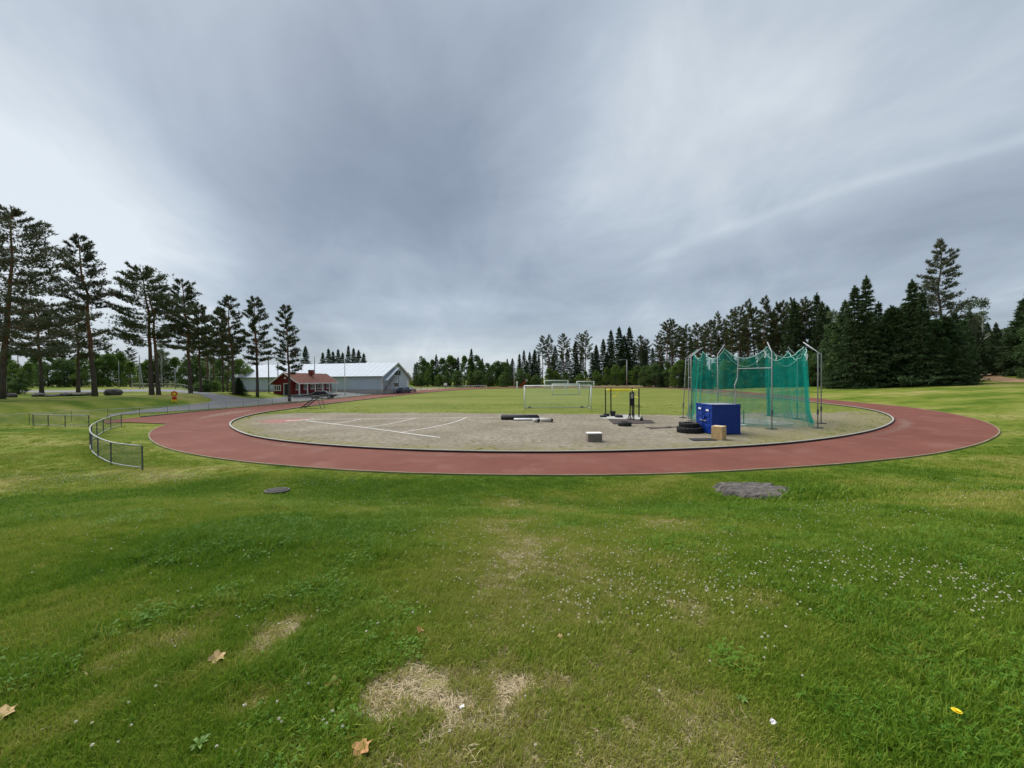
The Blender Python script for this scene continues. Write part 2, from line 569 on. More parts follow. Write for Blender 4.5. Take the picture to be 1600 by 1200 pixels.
def bark_mat(name, low, high, z0, z1):
    mt, nt, b = new_mat(name)
    N, L = nt.nodes.new, nt.links.new
    tc = N('ShaderNodeTexCoord')
    sep = N('ShaderNodeSeparateXYZ')
    L(tc.outputs['Object'], sep.inputs[0])
    mr = N('ShaderNodeMapRange')
    L(sep.outputs[2], mr.inputs[0])
    mr.inputs[1].default_value, mr.inputs[2].default_value = z0, z1
    mx = N('ShaderNodeMix')
    mx.data_type = 'RGBA'
    L(mr.outputs[0], mx.inputs[0])
    mx.inputs[6].default_value = (*low, 1)
    mx.inputs[7].default_value = (*high, 1)
    nz = N('ShaderNodeTexNoise')
    nz.inputs['Scale'].default_value = 5
    nz.inputs['Detail'].default_value = 6
    mp = N('ShaderNodeMapping')
    mp.inputs['Scale'].default_value = (2, 2, 0.35)
    L(tc.outputs['Object'], mp.inputs[0])
    L(mp.outputs[0], nz.inputs['Vector'])
    r2 = N('ShaderNodeMapRange')
    L(nz.outputs[0], r2.inputs[0])
    r2.inputs[1].default_value, r2.inputs[2].default_value, r2.inputs[3].default_value, r2.inputs[4].default_value = 0.3, 0.7, 0.5, 1.35
    mm = N('ShaderNodeVectorMath')
    mm.operation = 'SCALE'
    L(mx.outputs[2], mm.inputs[0])
    L(r2.outputs[0], mm.inputs['Scale'])
    L(mm.outputs[0], b.inputs['Base Color'])
    b.inputs['Roughness'].default_value = 0.9
    b.inputs['Specular IOR Level'].default_value = 0.1
    bp_ = N('ShaderNodeBump')
    bp_.inputs['Distance'].default_value = 0.05
    L(nz.outputs[0], bp_.inputs['Height'])
    L(bp_.outputs[0], b.inputs['Normal'])
    return mt


M['bark_pine'] = bark_mat('pine_bark', (0.10, 0.082, 0.070), (0.22, 0.105, 0.058), 4.0, 8.5)
M['bark_grey'] = bark_mat('grey_bark', (0.085, 0.075, 0.065), (0.12, 0.10, 0.085), 0, 10)
M['bark_birch'] = bark_mat('birch_bark', (0.30, 0.29, 0.27), (0.5, 0.49, 0.46), 0, 6)
M['bark_bare'] = bark_mat('pale_dead_bark', (0.16, 0.15, 0.14), (0.2, 0.19, 0.18), 0, 10)

# ------------------------------------------------------------------ the track outline on the level plane
def crom(P, n):
    """Catmull-Rom through P (open), n samples evenly by length"""
    P = np.array(P, float)
    Q = np.vstack([2 * P[0] - P[1], P, 2 * P[-1] - P[-2]])
    o = []
    for i in range(1, len(Q) - 2):
        for t in np.linspace(0, 1, 24, endpoint=False):
            a, b, c, d = Q[i - 1], Q[i], Q[i + 1], Q[i + 2]
            o.append(0.5 * ((2 * b) + (c - a) * t + (2 * a - 5 * b + 4 * c - d) * t * t + (3 * b - a - 3 * c + d) * t ** 3))
    o.append(P[-1])
    o = np.array(o)
    s = np.r_[0, np.cumsum(np.hypot(*np.diff(o, axis=0).T))]
    u = np.linspace(0, s[-1], n)
    return np.c_[np.interp(u, s, o[:, 0]), np.interp(u, s, o[:, 1])]


def smooth_open(P, it):
    P = P.copy()
    for _ in range(it):
        P[1:-1] = 0.25 * P[:-2] + 0.5 * P[1:-1] + 0.25 * P[2:]
    return P


def smooth_closed(P, it):
    for _ in range(it):
        P = 0.25 * np.roll(P, 1, 0) + 0.5 * P + 0.25 * np.roll(P, -1, 0)
    return P


def gpx(lst):
    return np.array([gp(*p)[:2] for p in lst])


INN_PX = [(1124, 612.8), (1204.5, 620.9), (1273, 629.3), (1326.7, 635.6), (1366.7, 642), (1390, 650), (1397, 658), (1380, 668.7), (1346.7, 678),
          (1280, 688.7), (1200, 696.8), (1087.5, 702.8), (993.8, 706.3), (900, 707.9), (750, 707.9), (600, 703.0), (506, 697), (453.8, 692.3),
          (420, 688), (395, 683.8), (373.8, 676.3), (358.5, 667), (359.5, 661), (369, 655.5), (401, 647.0), (430, 642.6), (470, 637.0), (525, 630), (600, 621), (668.7, 613.4)]
inn_near = crom(gpx(INN_PX), 260)
far_c = crom(np.vstack([inn_near[-1:], gpx([(715, 609.6), (770, 607.2), (850, 606.4), (960, 606.0), (1040, 606.6)]), inn_near[:1]]), 90)
INNER = np.vstack([inn_near, far_c[1:-1]])
INNER = smooth_closed(INNER, 14)
OUT_A = [(1124, 608.6), (1204, 615.4), (1273, 622), (1333, 628), (1400, 634), (1435, 638), (1476, 644.3), (1517.5, 652.6), (1549, 662.5), (1562.5, 672.5),
         (1559.5, 679), (1538, 690.4), (1503.7, 700), (1448.7, 710.5), (1380, 718.2), (1306.7, 724.9), (1200, 732), (1050, 739.7), (900, 742), (750, 741),
         (600, 737.3), (500, 731.3), (400, 723), (361, 718.6), (320, 712.8), (270, 703), (241, 692), (232, 681), (237, 672), (261, 662)]
OUT_B = [(261, 662), (195, 659.5), (165, 661), (158, 657.6), (220, 651.9)]
OUT_C = [(220, 651.9), (307.5, 643), (368.8, 637.5), (420, 633), (487.5, 626.8), (600, 615.6), (668.7, 609.2)]
oa = smooth_open(crom(gpx(OUT_A), 260), 10)
oc = smooth_open(crom(gpx(OUT_C), 90), 25)
fo = crom(np.vstack([oc[-1:], gpx([(715, 606.4), (770, 604.8), (850, 604.2), (960, 603.9), (1040, 604.2)]), oa[:1]]), 80)
OUTER = np.vstack([oa[:-1], gpx(OUT_B)[:-1], oc[:-1], fo[:-1]])


def resamp(P, step):
    s = np.r_[0, np.cumsum(np.hypot(*np.diff(P, axis=0).T))]
    u = np.linspace(0, s[-1], max(2, int(s[-1] / step)))
    return np.c_[np.interp(u, s, P[:, 0]), np.interp(u, s, P[:, 1])]


def inside(poly, X, Y):
    c = np.zeros(X.shape, bool)
    n = len(poly)
    for i in range(n):
        x1, y1 = poly[i]
        x2, y2 = poly[(i + 1) % n]
        k = (y1 > Y) != (y2 > Y)
        with np.errstate(divide='ignore', invalid='ignore'):
            c ^= k & (X < (x2 - x1) * (Y - y1) / (y2 - y1 + 1e-12) + x1)
    return c


def sdist(poly, X, Y):
    X, Y = np.atleast_1d(np.asarray(X, float)), np.atleast_1d(np.asarray(Y, float))
    d = np.full(X.shape, 1e9)
    A = poly
    B = np.roll(poly, -1, 0)
    for (ax, ay), (bx, by) in zip(A, B):
        ex, ey = bx - ax, by - ay
        t = np.clip(((X - ax) * ex + (Y - ay) * ey) / (ex * ex + ey * ey + 1e-12), 0, 1)
        d = np.minimum(d, (X - ax - t * ex) ** 2 + (Y - ay - t * ey) ** 2)
    d = np.sqrt(d)
    return np.where(inside(poly, X, Y), -d, d)


OUT_LO = OUTER[::3]
LS0, LS1 = oc[0], oc[-8]                    # the left straight's outer line
LSD = (LS1 - LS0) / np.hypot(*(LS1 - LS0))
PROF_D = [0, 0.8, 2.0, 3.0, 3.7, 5.0, 7.0, 9.5, 13.5, 22, 40, 80, 200, 3000]
PROF_N = [-0.05, -0.03, 0.0, 0.03, 0.09, 0.40, 0.98, 1.53, 1.85, 1.95, 2.3, 3, 4, 4]
PROF_R = [-0.05, -0.03, 0.05, 0.12, 0.17, 0.27, 0.41, 0.60, 0.85, 1.35, 2.1, 4.6, 7, 8]


def H(x, y):
    x, y = np.atleast_1d(np.asarray(x, float)), np.atleast_1d(np.asarray(y, float))
    d = sdist(OUT_LO, x, y)
    zn = np.interp(d, PROF_D, PROF_N)
    zr = np.interp(d, PROF_D, PROF_R)
    # left of the straight
    dl = -((x - LS0[0]) * LSD[1] - (y - LS0[1]) * LSD[0])
    dl = np.where(dl > 0, dl, 0)
    bear = np.where(y > 20, -x / np.maximum(y, 20), 1.0)
    amp = np.interp(bear, [0.45, 0.58, 0.66, 0.74], [0.65, 0.95, 1.35, 1.50])
    amp = amp + (0.6 - amp) * sst(66, 86, y) * sst(0.88, 0.78, bear)
    zl = amp * sst(1.5, 12, dl) + 0.010 * np.clip(dl - 10, 0, 90) * sst(0.78, 0.88, bear)
    flat = np.interp(d, [0, 0.8, 2, 12, 40], [-0.05, -0.03, 0.0, 0.15, 0.8])
    zl = np.where(dl > 0, np.maximum(zl + np.minimum(flat, 0), -0.05), flat)
    zf = np.interp(d, [0, 0.8, 3, 30, 200, 3000], [-0.05, -0.03, 0.05, 0.45, 2.0, 4.0])
    left, right, far = sst(-5, -17, x), sst(18, 34, x + 0.25 * (y - 20)), sst(100, 135, y)
    z = zn * (1 - left) + zl * left
    z = z * (1 - right) + zr * right
    z = z * (1 - far) + zf * far
    # gentle unevenness away from the running surface
    w = sst(1.5, 6, d)
    z = z + w * 0.10 * (fbm(x * 0.16, y * 0.16, 5, 3) - 0.5) * sst(0.0, 5, np.hypot(x, y)) + w * 0.03 * (fbm(x * 0.9, y * 0.9, 9, 2) - 0.5)
    return z


def h1(x, y):
    return float(H(x, y)[0])


def hit(px, py):
    d = ray(px, py)
    t = np.concatenate([np.arange(0.8, 30, 0.05), np.arange(30, 260, 0.5)])
    X, Y, Z = d.x * t, d.y * t, CAM_H + d.z * t
    g = Z - H(X, Y)
    k = np.argmax(g < 0)
    if g[k] >= 0:
        k = len(t) - 1
    a = g[k - 1] / (g[k - 1] - g[k] + 1e-9)
    tt = t[k - 1] + a * (t[k] - t[k - 1])
    x, y = d.x * tt, d.y * tt
    return Vector((x, y, h1(x, y)))


def on(px, Y, dz=0.0):
    """ground point under a pixel column at distance Y"""
    p = at(px, 600, Y)
    return Vector((p.x, Y, h1(p.x, Y) + dz))


# ------------------------------------------------------------------ dryness of the lawn: 0 lush, 1 straw
DRY = []
for px, py, rx, ry, k in [(650, 1080, 72, 52, 0.92), (590, 1122, 46, 26, 0.92), (705, 1130, 38, 42, 0.90), (805, 1082, 80, 30, 0.95), (690, 1060, 55, 30, 0.6),
                          (430, 990, 45, 24, 0.75), (395, 1100, 50, 22, 0.55), (450, 1185, 40, 22, 0.55), (230, 1010, 90, 34, 0.5), (120, 960, 120, 40, 0.35), (770, 1055, 50, 12, 0.5),
                          (865, 1068, 50, 14, 0.75), (1180, 940, 60, 14, 0.45), (60, 1150, 80, 40, 0.4), (1330, 1010, 200, 60, 0.18), (350, 1040, 70, 25, 0.4), (640, 905, 130, 26, 0.30)]:
    c = hit(px, py)
    a, b = hit(px + rx, py), hit(px, py - ry)
    DRY.append((c.x, c.y, max((a - c).length, 0.05), max((b - c).length, 0.05), k))


def dry_at(x, y):
    x, y = np.asarray(x, float), np.asarray(y, float)
    b = 0.13 + 0.70 * sst(0.42, 0.78, fbm(x * 0.35, y * 0.35, 21, 4)) * (0.35 + 0.65 * fbm(x * 2.1, y * 2.1, 31, 3))
    b = b - 0.35 * sst(0.5, 0.75, fbm(x * 0.22 + 9, y * 0.22, 41, 3)) + 0.22 * sst(0, -8, x)
    e = (fbm(x * 7, y * 7, 51, 3) - 0.5) * 1.5
    for cx, cy, rx, ry, k in DRY:
        q = np.sqrt(((x - cx) / rx) ** 2 + ((y - cy) / ry) ** 2)
        b = np.maximum(b, k * (1 - sst(0.45, 1.35, q + e * 1.15)))
    return np.clip(b, 0, 1)


def grass_ground_mat(name, lush, mid, straw, scale_far=0.12, streak=(1, 1, 1), attr=True, bump=0.05):
    mt, nt, b = new_mat(name)
    N, L = nt.nodes.new, nt.links.new
    geo = N('ShaderNodeNewGeometry')
    mp = N('ShaderNodeMapping')
    mp.inputs['Scale'].default_value = streak
    L(geo.outputs['Position'], mp.inputs[0])

    def nz(s, d=6, r_=0.6):
        n = N('ShaderNodeTexNoise')
        n.inputs['Scale'].default_value = s
        n.inputs['Detail'].default_value = d
        n.inputs['Roughness'].default_value = r_
        L(mp.outputs[0], n.inputs['Vector'])
        return n.outputs[0]
    big, midn, fine = nz(scale_far, 5), nz(scale_far * 9, 6, 0.65), nz(11, 6, 0.75)

    def mth(op, a, c):
        n = N('ShaderNodeMath')
        n.operation = op
        for i, q in enumerate((a, c)):
            if isinstance(q, float):
                n.inputs[i].default_value = q
            else:
                L(q, n.inputs[i])
        return n.outputs[0]
    v = mth('ADD', mth('MULTIPLY', mth('SUBTRACT', big, 0.5), 1.1), mth('ADD', mth('MULTIPLY', mth('SUBTRACT', midn, 0.5), 0.9), mth('MULTIPLY', mth('SUBTRACT', fine, 0.5), 0.75)))
    if attr:
        at_ = N('ShaderNodeAttribute')
        at_.attribute_name = 'dry'
        v = mth('ADD', mth('MULTIPLY', v, 0.55), at_.outputs['Fac'])
    else:
        v = mth('ADD', mth('MULTIPLY', v, 1.15), 0.40)
    rp = N('ShaderNodeValToRGB')
    L(v, rp.inputs[0])
    e = rp.color_ramp.elements
    e[0].position, e[0].color = 0.0, (*lush, 1)
    e[1].position, e[1].color = 1.0, (*straw, 1)
    q = e.new(0.42)
    q.color = (*mid, 1)
    L(rp.outputs[0], b.inputs['Base Color'])
    b.inputs['Roughness'].default_value = 0.95
    b.inputs['Specular IOR Level'].default_value = 0.05
    bp_ = N('ShaderNodeBump')
    bp_.inputs['Distance'].default_value = bump
    L(mth('ADD', fine, midn), bp_.inputs['Height'])
    L(bp_.outputs[0], b.inputs['Normal'])
    return mt


M['lawn'] = grass_ground_mat('lawn_soil', (0.070, 0.122, 0.012), (0.155, 0.188, 0.030), (0.30, 0.265, 0.10))
M['field'] = grass_ground_mat('mown_field', (0.085, 0.125, 0.022), (0.160, 0.185, 0.040), (0.26, 0.235, 0.085), 0.07, (0.5, 1.6, 1), attr=False, bump=0.02)


# ------------------------------------------------------------------ the ground sheet
def build_ground():
    ang = np.concatenate([np.arange(-180, -66, 3.0), np.arange(-66, 66, 0.45), np.arange(66, 180, 3.0)])
    rad = [0.0]
    r_ = 0.02
    while r_ < 3500:
        rad.append(r_)
        r_ += 0.3 if r_ < 0.9 else 0.05 if r_ < 3 else max(0.05, r_ * (0.022 if r_ < 120 else 0.08))
    rad = np.array(rad[1:])
    A, Rr = np.meshgrid(np.radians(ang), rad, indexing='ij')
    X, Y = Rr * np.sin(A), Rr * np.cos(A)
    na, nr = X.shape
    Z = np.concatenate([H(X[i], Y[i]) for i in range(na)]).reshape(na, nr)
    V = np.c_[X.ravel(), Y.ravel(), Z.ravel()]
    i = np.arange(na)[:, None]
    j = np.arange(nr - 1)[None]
    i2 = (i + 1) % na
    F = np.stack([(i * nr + j), (i * nr + j + 1), (i2 * nr + j + 1), (i2 * nr + j)], -1).reshape(-1, 4)[:, ::-1]
    o = np_mesh('ground', V, F, M['lawn'], smooth=True)
    me = o.data
    a = me.attributes.new('dry', 'FLOAT', 'POINT')
    dr = dry_at(V[:, 0], V[:, 1])
    rr = np.hypot(V[:, 0], V[:, 1])
    dr = dr * (1 - sst(16, 30, rr)) + (0.40 + 1.3 * (fbm(V[:, 0] * 0.10, V[:, 1] * 0.30, 77, 4) - 0.5) + 0.9 * (fbm(V[:, 0] * 0.35, V[:, 1] * 1.0, 79, 3) - 0.5)) * sst(16, 30, rr)
    a.data.foreach_set('value', dr.astype(np.float32))
    tag(o, kind='structure')


build_ground()


def sheet(name, outline, holes, z, mt, kind='structure'):
    loops = [[Vector((p[0], p[1], 0)) for p in outline]] + [[Vector((p[0], p[1], 0)) for p in h_] for h_ in holes]
    tr = tessellate_polygon(loops)
    pts = [p for lp in loops for p in lp]
    mb = MB()
    fs = []
    for t in tr:
        a, b, c = (pts[i] for i in t)
        fs.append(t if (b - a).cross(c - a).z > 0 else t[::-1])
    zz = (lambda x, y: z) if not callable(z) else z
    mb.add([(p.x, p.y, zz(p.x, p.y)) for p in pts], fs)
    return tag(mb.build(name, mt), kind=kind)


def track_mat():
    mt, nt, b = new_mat('red_track_surface')
    N, L = nt.nodes.new, nt.links.new
    geo = N('ShaderNodeNewGeometry')

    def nz(s, d, r_):
        n = N('ShaderNodeTexNoise')
        n.inputs['Scale'].default_value = s
        n.inputs['Detail'].default_value = d
        n.inputs['Roughness'].default_value = r_
        L(geo.outputs['Position'], n.inputs['Vector'])
        return n.outputs[0]
    r1 = N('ShaderNodeValToRGB')
    L(nz(0.35, 6, 0.6), r1.inputs[0])
    r1.color_ramp.elements[0].position, r1.color_ramp.elements[1].position = 0.3, 0.75
    r1.color_ramp.elements[0].color = (0.152, 0.057, 0.043, 1)
    r1.color_ramp.elements[1].color = (0.205, 0.082, 0.061, 1)
    mr = N('ShaderNodeMapRange')
    L(nz(22, 5, 0.8), mr.inputs[0])
    mr.inputs[1].default_value, mr.inputs[2].default_value, mr.inputs[3].default_value, mr.inputs[4].default_value = 0.3, 0.7, 0.62, 1.35
    sc_ = N('ShaderNodeVectorMath')
    sc_.operation = 'SCALE'
    L(r1.outputs[0], sc_.inputs[0])
    L(mr.outputs[0], sc_.inputs['Scale'])
    # dusty worn streaks
    m2 = N('ShaderNodeMapRange')
    L(nz(0.55, 8, 0.65), m2.inputs[0])
    m2.inputs[1].default_value, m2.inputs[2].default_value, m2.inputs[4].default_value = 0.52, 0.74, 0.42
    mx = N('ShaderNodeMix')
    mx.data_type = 'RGBA'
    L(m2.outputs[0], mx.inputs[0])
    L(sc_.outputs[0], mx.inputs[6])
    mx.inputs[7].default_value = (0.28, 0.155, 0.13, 1)
    L(mx.outputs[2], b.inputs['Base Color'])
    b.inputs['Roughness'].default_value = 0.9
    b.inputs['Specular IOR Level'].default_value = 0.1
    bp_ = N('ShaderNodeBump')
    bp_.inputs['Distance'].default_value = 0.004
    L(nz(70, 3, 0.7), bp_.inputs['Height'])
    L(bp_.outputs[0], b.inputs['Normal'])
    return mt


M['track'] = track_mat()
M['worn'] = mat('worn_track', (0.36, 0.235, 0.195), 0.92, 0, 0.18, 1.2)
M['runway'] = mat('dark_runway', (0.13, 0.075, 0.06), 0.9, 0, 0.2, 1)


def gravel_mat():
    mt, nt, b = new_mat('gravel')
    N, L = nt.nodes.new, nt.links.new
    geo = N('ShaderNodeNewGeometry')

    def nz(s, d, r_, st=(1, 1, 1)):
        mp = N('ShaderNodeMapping')
        mp.inputs['Scale'].default_value = st
        L(geo.outputs['Position'], mp.inputs[0])
        n = N('ShaderNodeTexNoise')
        n.inputs['Scale'].default_value = s
        n.inputs['Detail'].default_value = d
        n.inputs['Roughness'].default_value = r_
        L(mp.outputs[0], n.inputs['Vector'])
        return n.outputs[0]

    def mix(f, a, c):
        mx = N('ShaderNodeMix')
        mx.data_type = 'RGBA'
        L(f, mx.inputs[0])
        for i, q in ((6, a), (7, c)):
            if isinstance(q, tuple):
                mx.inputs[i].default_value = (*q, 1)
            else:
                L(q, mx.inputs[i])
        return mx.outputs[2]

    def mr(v, a, c, lo=0.0, hi=1.0):
        n = N('ShaderNodeMapRange')
        n.interpolation_type = 'SMOOTHSTEP'
        L(v, n.inputs[0])
        n.inputs[1].default_value, n.inputs[2].default_value, n.inputs[3].default_value, n.inputs[4].default_value = a, c, lo, hi
        return n.outputs[0]
    base = mix(mr(nz(0.3, 6, 0.6), 0.3, 0.7), (0.25, 0.218, 0.165), (0.385, 0.335, 0.26))
    base = mix(mr(nz(3.0, 9, 0.88), 0.36, 0.62, 0.0, 0.9), base, (0.14, 0.122, 0.09))
    base = mix(mr(nz(30, 3, 0.8), 0.58, 0.72, 0.0, 0.6), base, (0.44, 0.42, 0.38))
    at_ = N('ShaderNodeAttribute')
    at_.attribute_name = 'edge'
    ad = N('ShaderNodeMath')
    ad.operation = 'ADD'
    L(nz(0.7, 7, 0.7), ad.inputs[0])
    L(at_.outputs['Fac'], ad.inputs[1])
    moss = mr(ad.outputs[0], 0.62, 0.98, 0, 0.75)
    base = mix(moss, base, mix(mr(nz(6, 5, 0.8), 0.35, 0.65), (0.10, 0.105, 0.035), (0.30, 0.265, 0.13)))
    L(base, b.inputs['Base Color'])
    b.inputs['Roughness'].default_value = 0.95
    b.inputs['Specular IOR Level'].default_value = 0.05
    bp_ = N('ShaderNodeBump')
    bp_.inputs['Distance'].default_value = 0.02
    L(nz(18, 5, 0.8), bp_.inputs['Height'])
    L(bp_.outputs[0], b.inputs['Normal'])
    return mt


M['gravel'] = gravel_mat()


def loop_offset(P, d):
    t = np.roll(P, -1, 0) - np.roll(P, 1, 0)
    t /= np.hypot(*t.T)[:, None] + 1e-9
    return P + np.c_[t[:, 1], -t[:, 0]] * d


# winding test for the offset sign
def _area(P):
    x, y = P.T
    return 0.5 * np.sum(x * np.roll(y, -1) - y * np.roll(x, -1))


SGN = 1 if _area(INNER) > 0 else -1
INNER_IN = loop_offset(INNER, -0.10 * SGN)   # a little inside the kerb
sheet('running_track', OUTER, [INNER], 0.0, M['track'])
sheet('infield_grass', INNER_IN, [], -0.006, M['field'])


# gravel half circle: the part of the infield in front of a ragged line
def build_gravel():
    c0, c1 = gp(395, 648.5), gp(1385, 643)
    line = [gp(px, py) for px, py in ((372, 651.5), (410, 648), (470, 645.5), (600, 645), (760, 645.3), (900, 646.5), (1000, 647), (1060, 648), (1180, 645.5), (1290, 644.5), (1345, 642.5), (1385, 643))]
    ln = resamp(crom([p[:2] for p in line], 200), 0.35)
    t = np.linspace(0, 1, len(ln))
    ln = ln + np.c_[np.zeros(len(ln)), (fbm(ln[:, 0] * 0.8, ln[:, 1] * 0, 3, 4) - 0.5) * 2.2]
    # kerb points in front of the line, from right to left
    yl = np.interp(INNER_IN[:, 0], ln[:, 0], ln[:, 1])
    idx = [i for i in range(len(INNER_IN)) if INNER_IN[i, 1] < yl[i]]
    arc = INNER_IN[idx]
    # rotate so it is contiguous
    brk = [k for k in range(1, len(idx)) if idx[k] != idx[k - 1] + 1]
    if brk:
        arc = np.vstack([arc[brk[0]:], arc[:brk[0]]])
    if np.hypot(*(arc[-1] - ln[0])) > np.hypot(*(arc[-1] - ln[-1])):
        ln = ln[::-1]
    x0, x1 = min(arc[0, 0], arc[-1, 0]), max(arc[0, 0], arc[-1, 0])
    ln = ln[(ln[:, 0] > x0 + .1) & (ln[:, 0] < x1 - .1)]
    outline = np.vstack([arc, ln])
    # fill as a fine grid clipped to the outline, for the edge attribute
    step = 0.6
    gx, gy = np.meshgrid(np.arange(outline[:, 0].min(), outline[:, 0].max() + step, step), np.arange(outline[:, 1].min(), outline[:, 1].max() + step, step))
    ins = inside(outline, gx.ravel(), gy.ravel()) & (sdist(outline, gx.ravel(), gy.ravel()) < -0.3)
    P = np.vstack([outline, np.c_[gx.ravel()[ins], gy.ravel()[ins]]])
    from mathutils.geometry import delaunay_2d_cdt
    n = len(outline)
    r_ = delaunay_2d_cdt([Vector(p) for p in P], [], [list(range(n))], 1, 1e-4)
    V = np.array([[v.x, v.y, 0.0] for v in r_[0]])
    F = [f for f in r_[2]]
    mb = MB()
    mb.add(V, F)
    o = mb.build('gravel_area', M['gravel'])
    tag(o, kind='structure')
    d = -sdist(INNER[::2], V[:, 0], V[:, 1])
    e = 0.60 * np.exp(-d / 1.7) + 0.22 * sst(8, 16, V[:, 0]) * sst(13, 3, d)
    a = o.data.attributes.new('edge', 'FLOAT', 'POINT')
    a.data.foreach_set('value', e.astype(np.float32))
    if o.data.polygons[0].normal.z < 0:
        o.data.flip_normals()


build_gravel()


def strip(name, P, w, z, mt, parent=None, closed=False, thick=None, kind='structure'):
    """a flat band (or a box section) along a line"""
    P = np.asarray(P, float)
    n = len(P)
    if closed:
        t = np.roll(P, -1, 0) - np.roll(P, 1, 0)
    else:
        t = np.gradient(P, axis=0)
    t /= np.hypot(*t.T)[:, None] + 1e-9
    nn = np.c_[-t[:, 1], t[:, 0]]
    a, b = P + nn * w / 2, P - nn * w / 2
    mb = MB()
    zz = np.array([z(x, y) if callable(z) else z for x, y in P])
    m_ = n if closed else n - 1
    if thick is None:
        mb.add([(*a[i], zz[i]) for i in range(n)] + [(*b[i], zz[i]) for i in range(n)], [(i, n + i, n + (i + 1) % n, (i + 1) % n) for i in range(m_)])
    else:
        vs_ = [(*a[i], zz[i]) for i in range(n)] + [(*b[i], zz[i]) for i in range(n)] + [(*a[i], zz[i] + thick) for i in range(n)] + [(*b[i], zz[i] + thick) for i in range(n)]
        fs = []
        for i in range(m_):
            j = (i + 1) % n
            fs += [(2 * n + i, 3 * n + i, 3 * n + j, 2 * n + j), (i, j, n + j, n + i), (n + i, n + j, 3 * n + j, 3 * n + i), (j, i, 2 * n + i, 2 * n + j)]
        mb.add(vs_, fs)
    o = mb.build(name, mt, parent)
    if parent is None:
        tag(o, kind=kind)
    return o


# raised white inner kerb rail over a black strip that paints the shaded gap beneath
near = resamp(np.vstack([INNER, INNER[:1]]), 0.5)
ko = strip('inner_kerb', near[:-1], 0.11, 0.075, M['kerb_white'], closed=True, thick=0.03)
strip('kerb_gap_shade', near[:-1], 0.06, 0.004, M['black_metal'], parent=ko, closed=True, thick=0.069)
# tan edging outside the track
ok_ = OUTER
strip('outer_edging', resamp(oa, 0.5), 0.07, -0.06, M['kerb_tan'], thick=0.070)
strip('straight_edging', resamp(oc, 1.0), 0.12, -0.03, M['galv_dark'], thick=0.11)

# worn, dusty places and markings
def patch(name, pts_px, z, mt):
    P = crom([gp(*p)[:2] for p in pts_px + pts_px[:1]], 60)[:-1]
    return sheet(name, P, [], z, mt)


def dust_patch(pts_px, z):
    from mathutils.geometry import delaunay_2d_cdt
    P = resamp(crom([gp(*p)[:2] for p in pts_px + pts_px[:1]], 80), 0.15)[:-1]
    gx, gy = np.meshgrid(np.arange(P[:, 0].min(), P[:, 0].max(), 0.15), np.arange(P[:, 1].min(), P[:, 1].max(), 0.15))
    gx, gy = gx.ravel(), gy.ravel()
    ins = sdist(P, gx, gy) < -0.08
    Q = np.vstack([P, np.c_[gx[ins], gy[ins]]])
    r_ = delaunay_2d_cdt([Vector(p) for p in Q], [], [list(range(len(P)))], 1, 1e-4)
    xy = np.array([[v.x, v.y] for v in r_[0]])
    o = MB().add(np.c_[xy, np.full(len(xy), z)], r_[2]).build('sand_dust', M['dust'])
    if o.data.polygons[0].normal.z < 0:
        o.data.flip_normals()
    d = -sdist(P, xy[:, 0], xy[:, 1])
    a = o.data.attributes.new('fade', 'FLOAT', 'POINT')
    a.data.foreach_set('value', np.clip(d / 0.55, 0, 1).astype(np.float32))
    tag(o, kind='structure')


def dust_mat():
    mt, nt, b = new_mat('sand_dust')
    N, L = nt.nodes.new, nt.links.new
    b.inputs['Base Color'].default_value = (0.37, 0.26, 0.21, 1)
    b.inputs['Roughness'].default_value = 0.95
    b.inputs['Specular IOR Level'].default_value = 0.05
    a = N('ShaderNodeAttribute')
    a.attribute_name = 'fade'
    geo = N('ShaderNodeNewGeometry')
    nz = N('ShaderNodeTexNoise')
    nz.inputs['Scale'].default_value = 2.2
    nz.inputs['Detail'].default_value = 7
    nz.inputs['Roughness'].default_value = 0.7
    L(geo.outputs['Position'], nz.inputs['Vector'])
    mr = N('ShaderNodeMapRange')
    L(nz.outputs[0], mr.inputs[0])
    mr.inputs[1].default_value, mr.inputs[2].default_value, mr.inputs[4].default_value = 0.32, 0.62, 0.75
    mu = N('ShaderNodeMath')
    mu.operation = 'MULTIPLY'
    L(mr.outputs[0], mu.inputs[0])
    L(a.outputs['Fac'], mu.inputs[1])
    tr = N('ShaderNodeBsdfTransparent')
    mx = N('ShaderNodeMixShader')
    L(mu.outputs[0], mx.inputs[0])
    L(tr.outputs[0], mx.inputs[1])
    L(b.outputs[0], mx.inputs[2])
    L(mx.outputs[0], nt.nodes['Material Output'].inputs[0])
    return mt


M['dust'] = dust_mat()


dust_patch([(1330, 685), (1385, 672), (1402, 662), (1400, 655), (1417, 655), (1430, 663), (1418, 671), (1370, 681)], 0.005)
dust_patch([(378, 682), (420, 690), (480, 697.5), (545, 703), (500, 703.5), (440, 698), (400, 692)], 0.005)
dust_patch([(368, 653.5), (400, 645.5), (430, 641), (415, 641.5), (385, 646)], 0.005)
dust_patch([(560, 704.5), (640, 708), (760, 711.5), (900, 712), (1000, 710.5), (900, 714.5), (760, 714.5), (640, 711.5)], 0.005)
dust_patch([(1290, 722), (1380, 714), (1450, 706), (1510, 694), (1470, 706), (1400, 714.5), (1330, 721.5)], 0.005)
dust_patch([(900, 736), (980, 735.5), (1090, 731.5), (1180, 727), (1100, 733), (990, 738)], 0.005)
dust_patch([(300, 660), (330, 652), (380, 645), (400, 640), (350, 644), (310, 652)], 0.005)
sheet('jump_runway', [gp(*p)[:2] for p in [(1057.5, 607.6), (1124, 614.2), (1204.5, 622.0), (1226, 624.7), (1152, 620.5), (1092, 612.6)]], [], 0.005, M['runway'])
